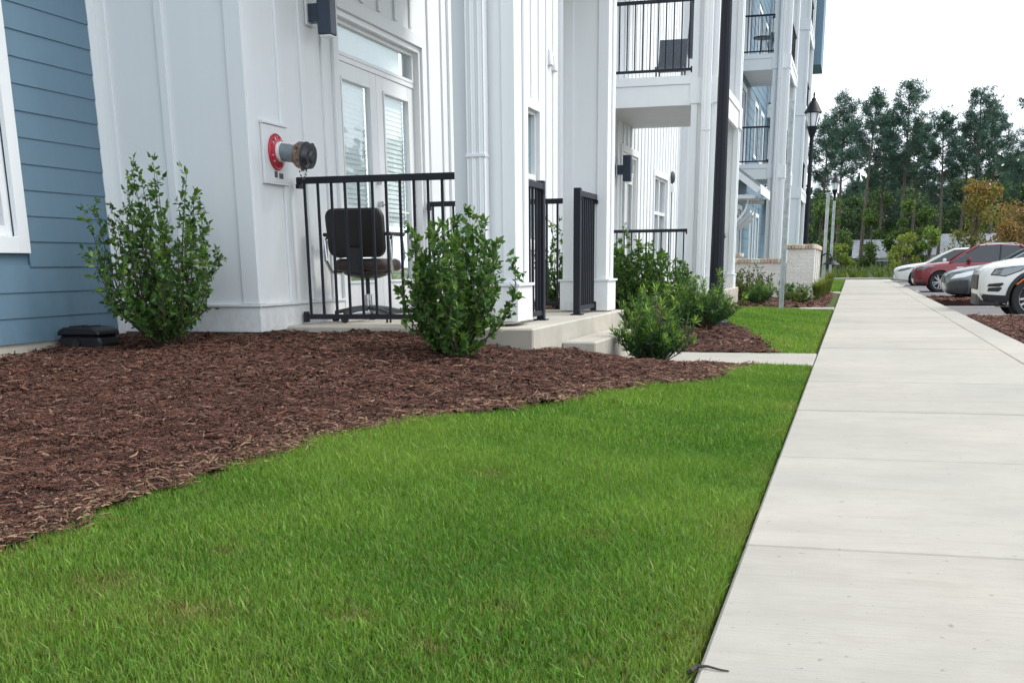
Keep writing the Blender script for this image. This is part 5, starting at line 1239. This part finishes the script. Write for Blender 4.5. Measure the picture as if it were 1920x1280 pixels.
BV = [broad_meshes(200+i, h, w, (0.030, 0.062, 0.030), (0.070, 0.125, 0.045), 0.10, 4600, 0.30, 20) for i, (h, w) in enumerate(((8.2, 7.0), (7.0, 6.0), (8.6, 6.5)))]
for i, px in enumerate((1540, 1566, 1596, 1626, 1656, 1688, 1722, 1754, 1790, 1824, 1858, 1895)):
    y = 112+(i*37 % 11); tree('understorey_tree', (ray_xy(px, y), y, TG), BV[i % 3], i*0.9, f'dense dark green tree under the pines, {ORD[i]} from the building', 'understorey trees of the wood', r.uniform(0.85, 1.05))
BL = [broad_meshes(240+i, h, w, (0.04, 0.085, 0.02), (0.11, 0.175, 0.04), 0.15, 2600, 0.22, 12) for i, (h, w) in enumerate(((5.5, 3.0), (6.5, 2.6)))]
for i, (px, y) in enumerate(((1532, 84), (1688, 96), (1632, 98), (1560, 92), (1720, 97))):
    tree('young_tree', (ray_xy(px, y), y, TG), BL[i % 2], i*1.7, ['slender light green tree by the end of the building', 'light green tree standing in front of the dark pine trunks', 'pale green tree left among the pine trunks', 'light green young tree behind the distant lamp post', 'light green tree behind the two yellow green bushes'][i], None, 0.95)
def autumn(cc, u, r_, n):
    k = (r_.random((n, 1)) < (0.05+0.55*max(0, (u-0.5)/0.5))); return np.where(k, np.array([0.30, 0.165, 0.055])*r_.uniform(0.6, 1.2, (n, 1)), cc)
tree('maple_tree', (ray_xy(1822, 72), 72, -0.25), broad_meshes(301, 5.3, 3.7, (0.09, 0.11, 0.025), (0.22, 0.22, 0.05), 0.12, 5200, 0.17, 30, autumn), 0.4, 'yellow green parking lot tree turning orange at the top')
tree('maple_tree', (ray_xy(1905, 64), 64, -0.25), broad_meshes(302, 4.0, 3.2, (0.15, 0.11, 0.035), (0.28, 0.17, 0.055), 0.15, 4200, 0.17, 24, autumn), 1.4, 'orange red leaved tree at the right edge above the white suv')
tree('young_tree', (ray_xy(1699, 66), 66, -0.25), broad_meshes(303, 2.5, 1.6, (0.12, 0.17, 0.03), (0.27, 0.32, 0.06), 0.08, 1800, 0.14, 12), 0.4, 'small yellow green tree left of the pair behind the white sedan')
tree('young_tree', (ray_xy(1741, 68), 68, -0.25), broad_meshes(304, 2.9, 1.5, (0.08, 0.15, 0.03), (0.20, 0.29, 0.06), 0.10, 1800, 0.14, 12), 1.9, 'small green tree right of the pair behind the red suv')
tree('young_tree', (ray_xy(1570, 80), 80, -0.30), broad_meshes(305, 2.2, 1.8, (0.10, 0.17, 0.03), (0.24, 0.30, 0.06), 0.05, 1600, 0.16, 10), 0.9, 'yellow green bush at the far end of the pavement')
# rough grass and scrub at the edge of the wood
n = 9000; x = r.uniform(-6, 40, n); y = r.uniform(74, 102, n); z = -0.35*sm((y-62)/30)-0.10
hh = 0.5+0.7*r.random(n)*np.clip((y-70)/14, 0.2, 1.3)
D = r.normal(0, 0.5, (n, 3)); D[:, 2] = 1.0; t_ = r.random((n, 1))
me = leaves('scrub', np.stack([x, y, z], 1), D, hh, 0.28, np.array([0.045, 0.085, 0.025])*(1-t_)+np.array([0.13, 0.16, 0.05])*t_, 'leaf', 0.1, r)
o = bpy.data.objects.new('rough_grass', me); place(o, (0, 0, 0), None); tag(o, 'tall rough grass and weeds at the edge of the wood', 'grass', kind='stuff')
# filler mass of the wood far behind
n = 26000; x = r.uniform(-30, 95, n); y = np.where(x < 28, r.uniform(130, 150, n), 140-(x-28)*1.6+r.uniform(0, 16, n)); z = np.where(x < 28, 11.0, 15.0)*r.random(n)**0.8*(0.8+0.2*np.sin(x*0.5)); D = r.normal(0, 1, (n, 3)); t_ = r.random((n, 1))
me = leaves('wood', np.stack([x, y, z], 1), D, 1.3, 0.7, np.array([0.026, 0.050, 0.030])*(1-t_)+np.array([0.050, 0.085, 0.045])*t_, 'needle', 0.1, r)
o = bpy.data.objects.new('far_wood', me); place(o, (0, 0, 0), None); tag(o, 'dark mass of far woodland behind the pines', 'wood', kind='stuff')

# ---- low houses glimpsed between the trunks
def house(x0, x1, y, z0, ze, zr, label):
    g = empty('house', ((x0+x1)/2, y, z0), label, 'house'); d = 6.0
    bx('wall', (x0, x1), (y, y+d), (z0, ze), 'white_paint', g)
    b = MB(); b.prism([(y-0.4, ze+0.003), (y+d+0.4, ze+0.003), (y+d/2, zr)], 'x', x0-0.4, x1+0.4); b.build('roof', 'roof_grey', g, ((x0+x1)/2, y, ze))
    for k in range(4):
        xx = x0+(x1-x0)*(0.12+0.22*k); bx('window', (xx, xx+0.9), (y-0.04, y-0.002), (z0+1.0, ze-0.25), 'far_glass', g)
    return g
house(ray_xy(1606, 103), ray_xy(1690, 103), 103.0, -0.6, 1.1, 2.6, 'white walled house with grey roof behind the trunks on the left')
house(ray_xy(1742, 103), ray_xy(1880, 103), 104.0, -0.6, 1.3, 3.0, 'long grey roofed house behind the parked cars')
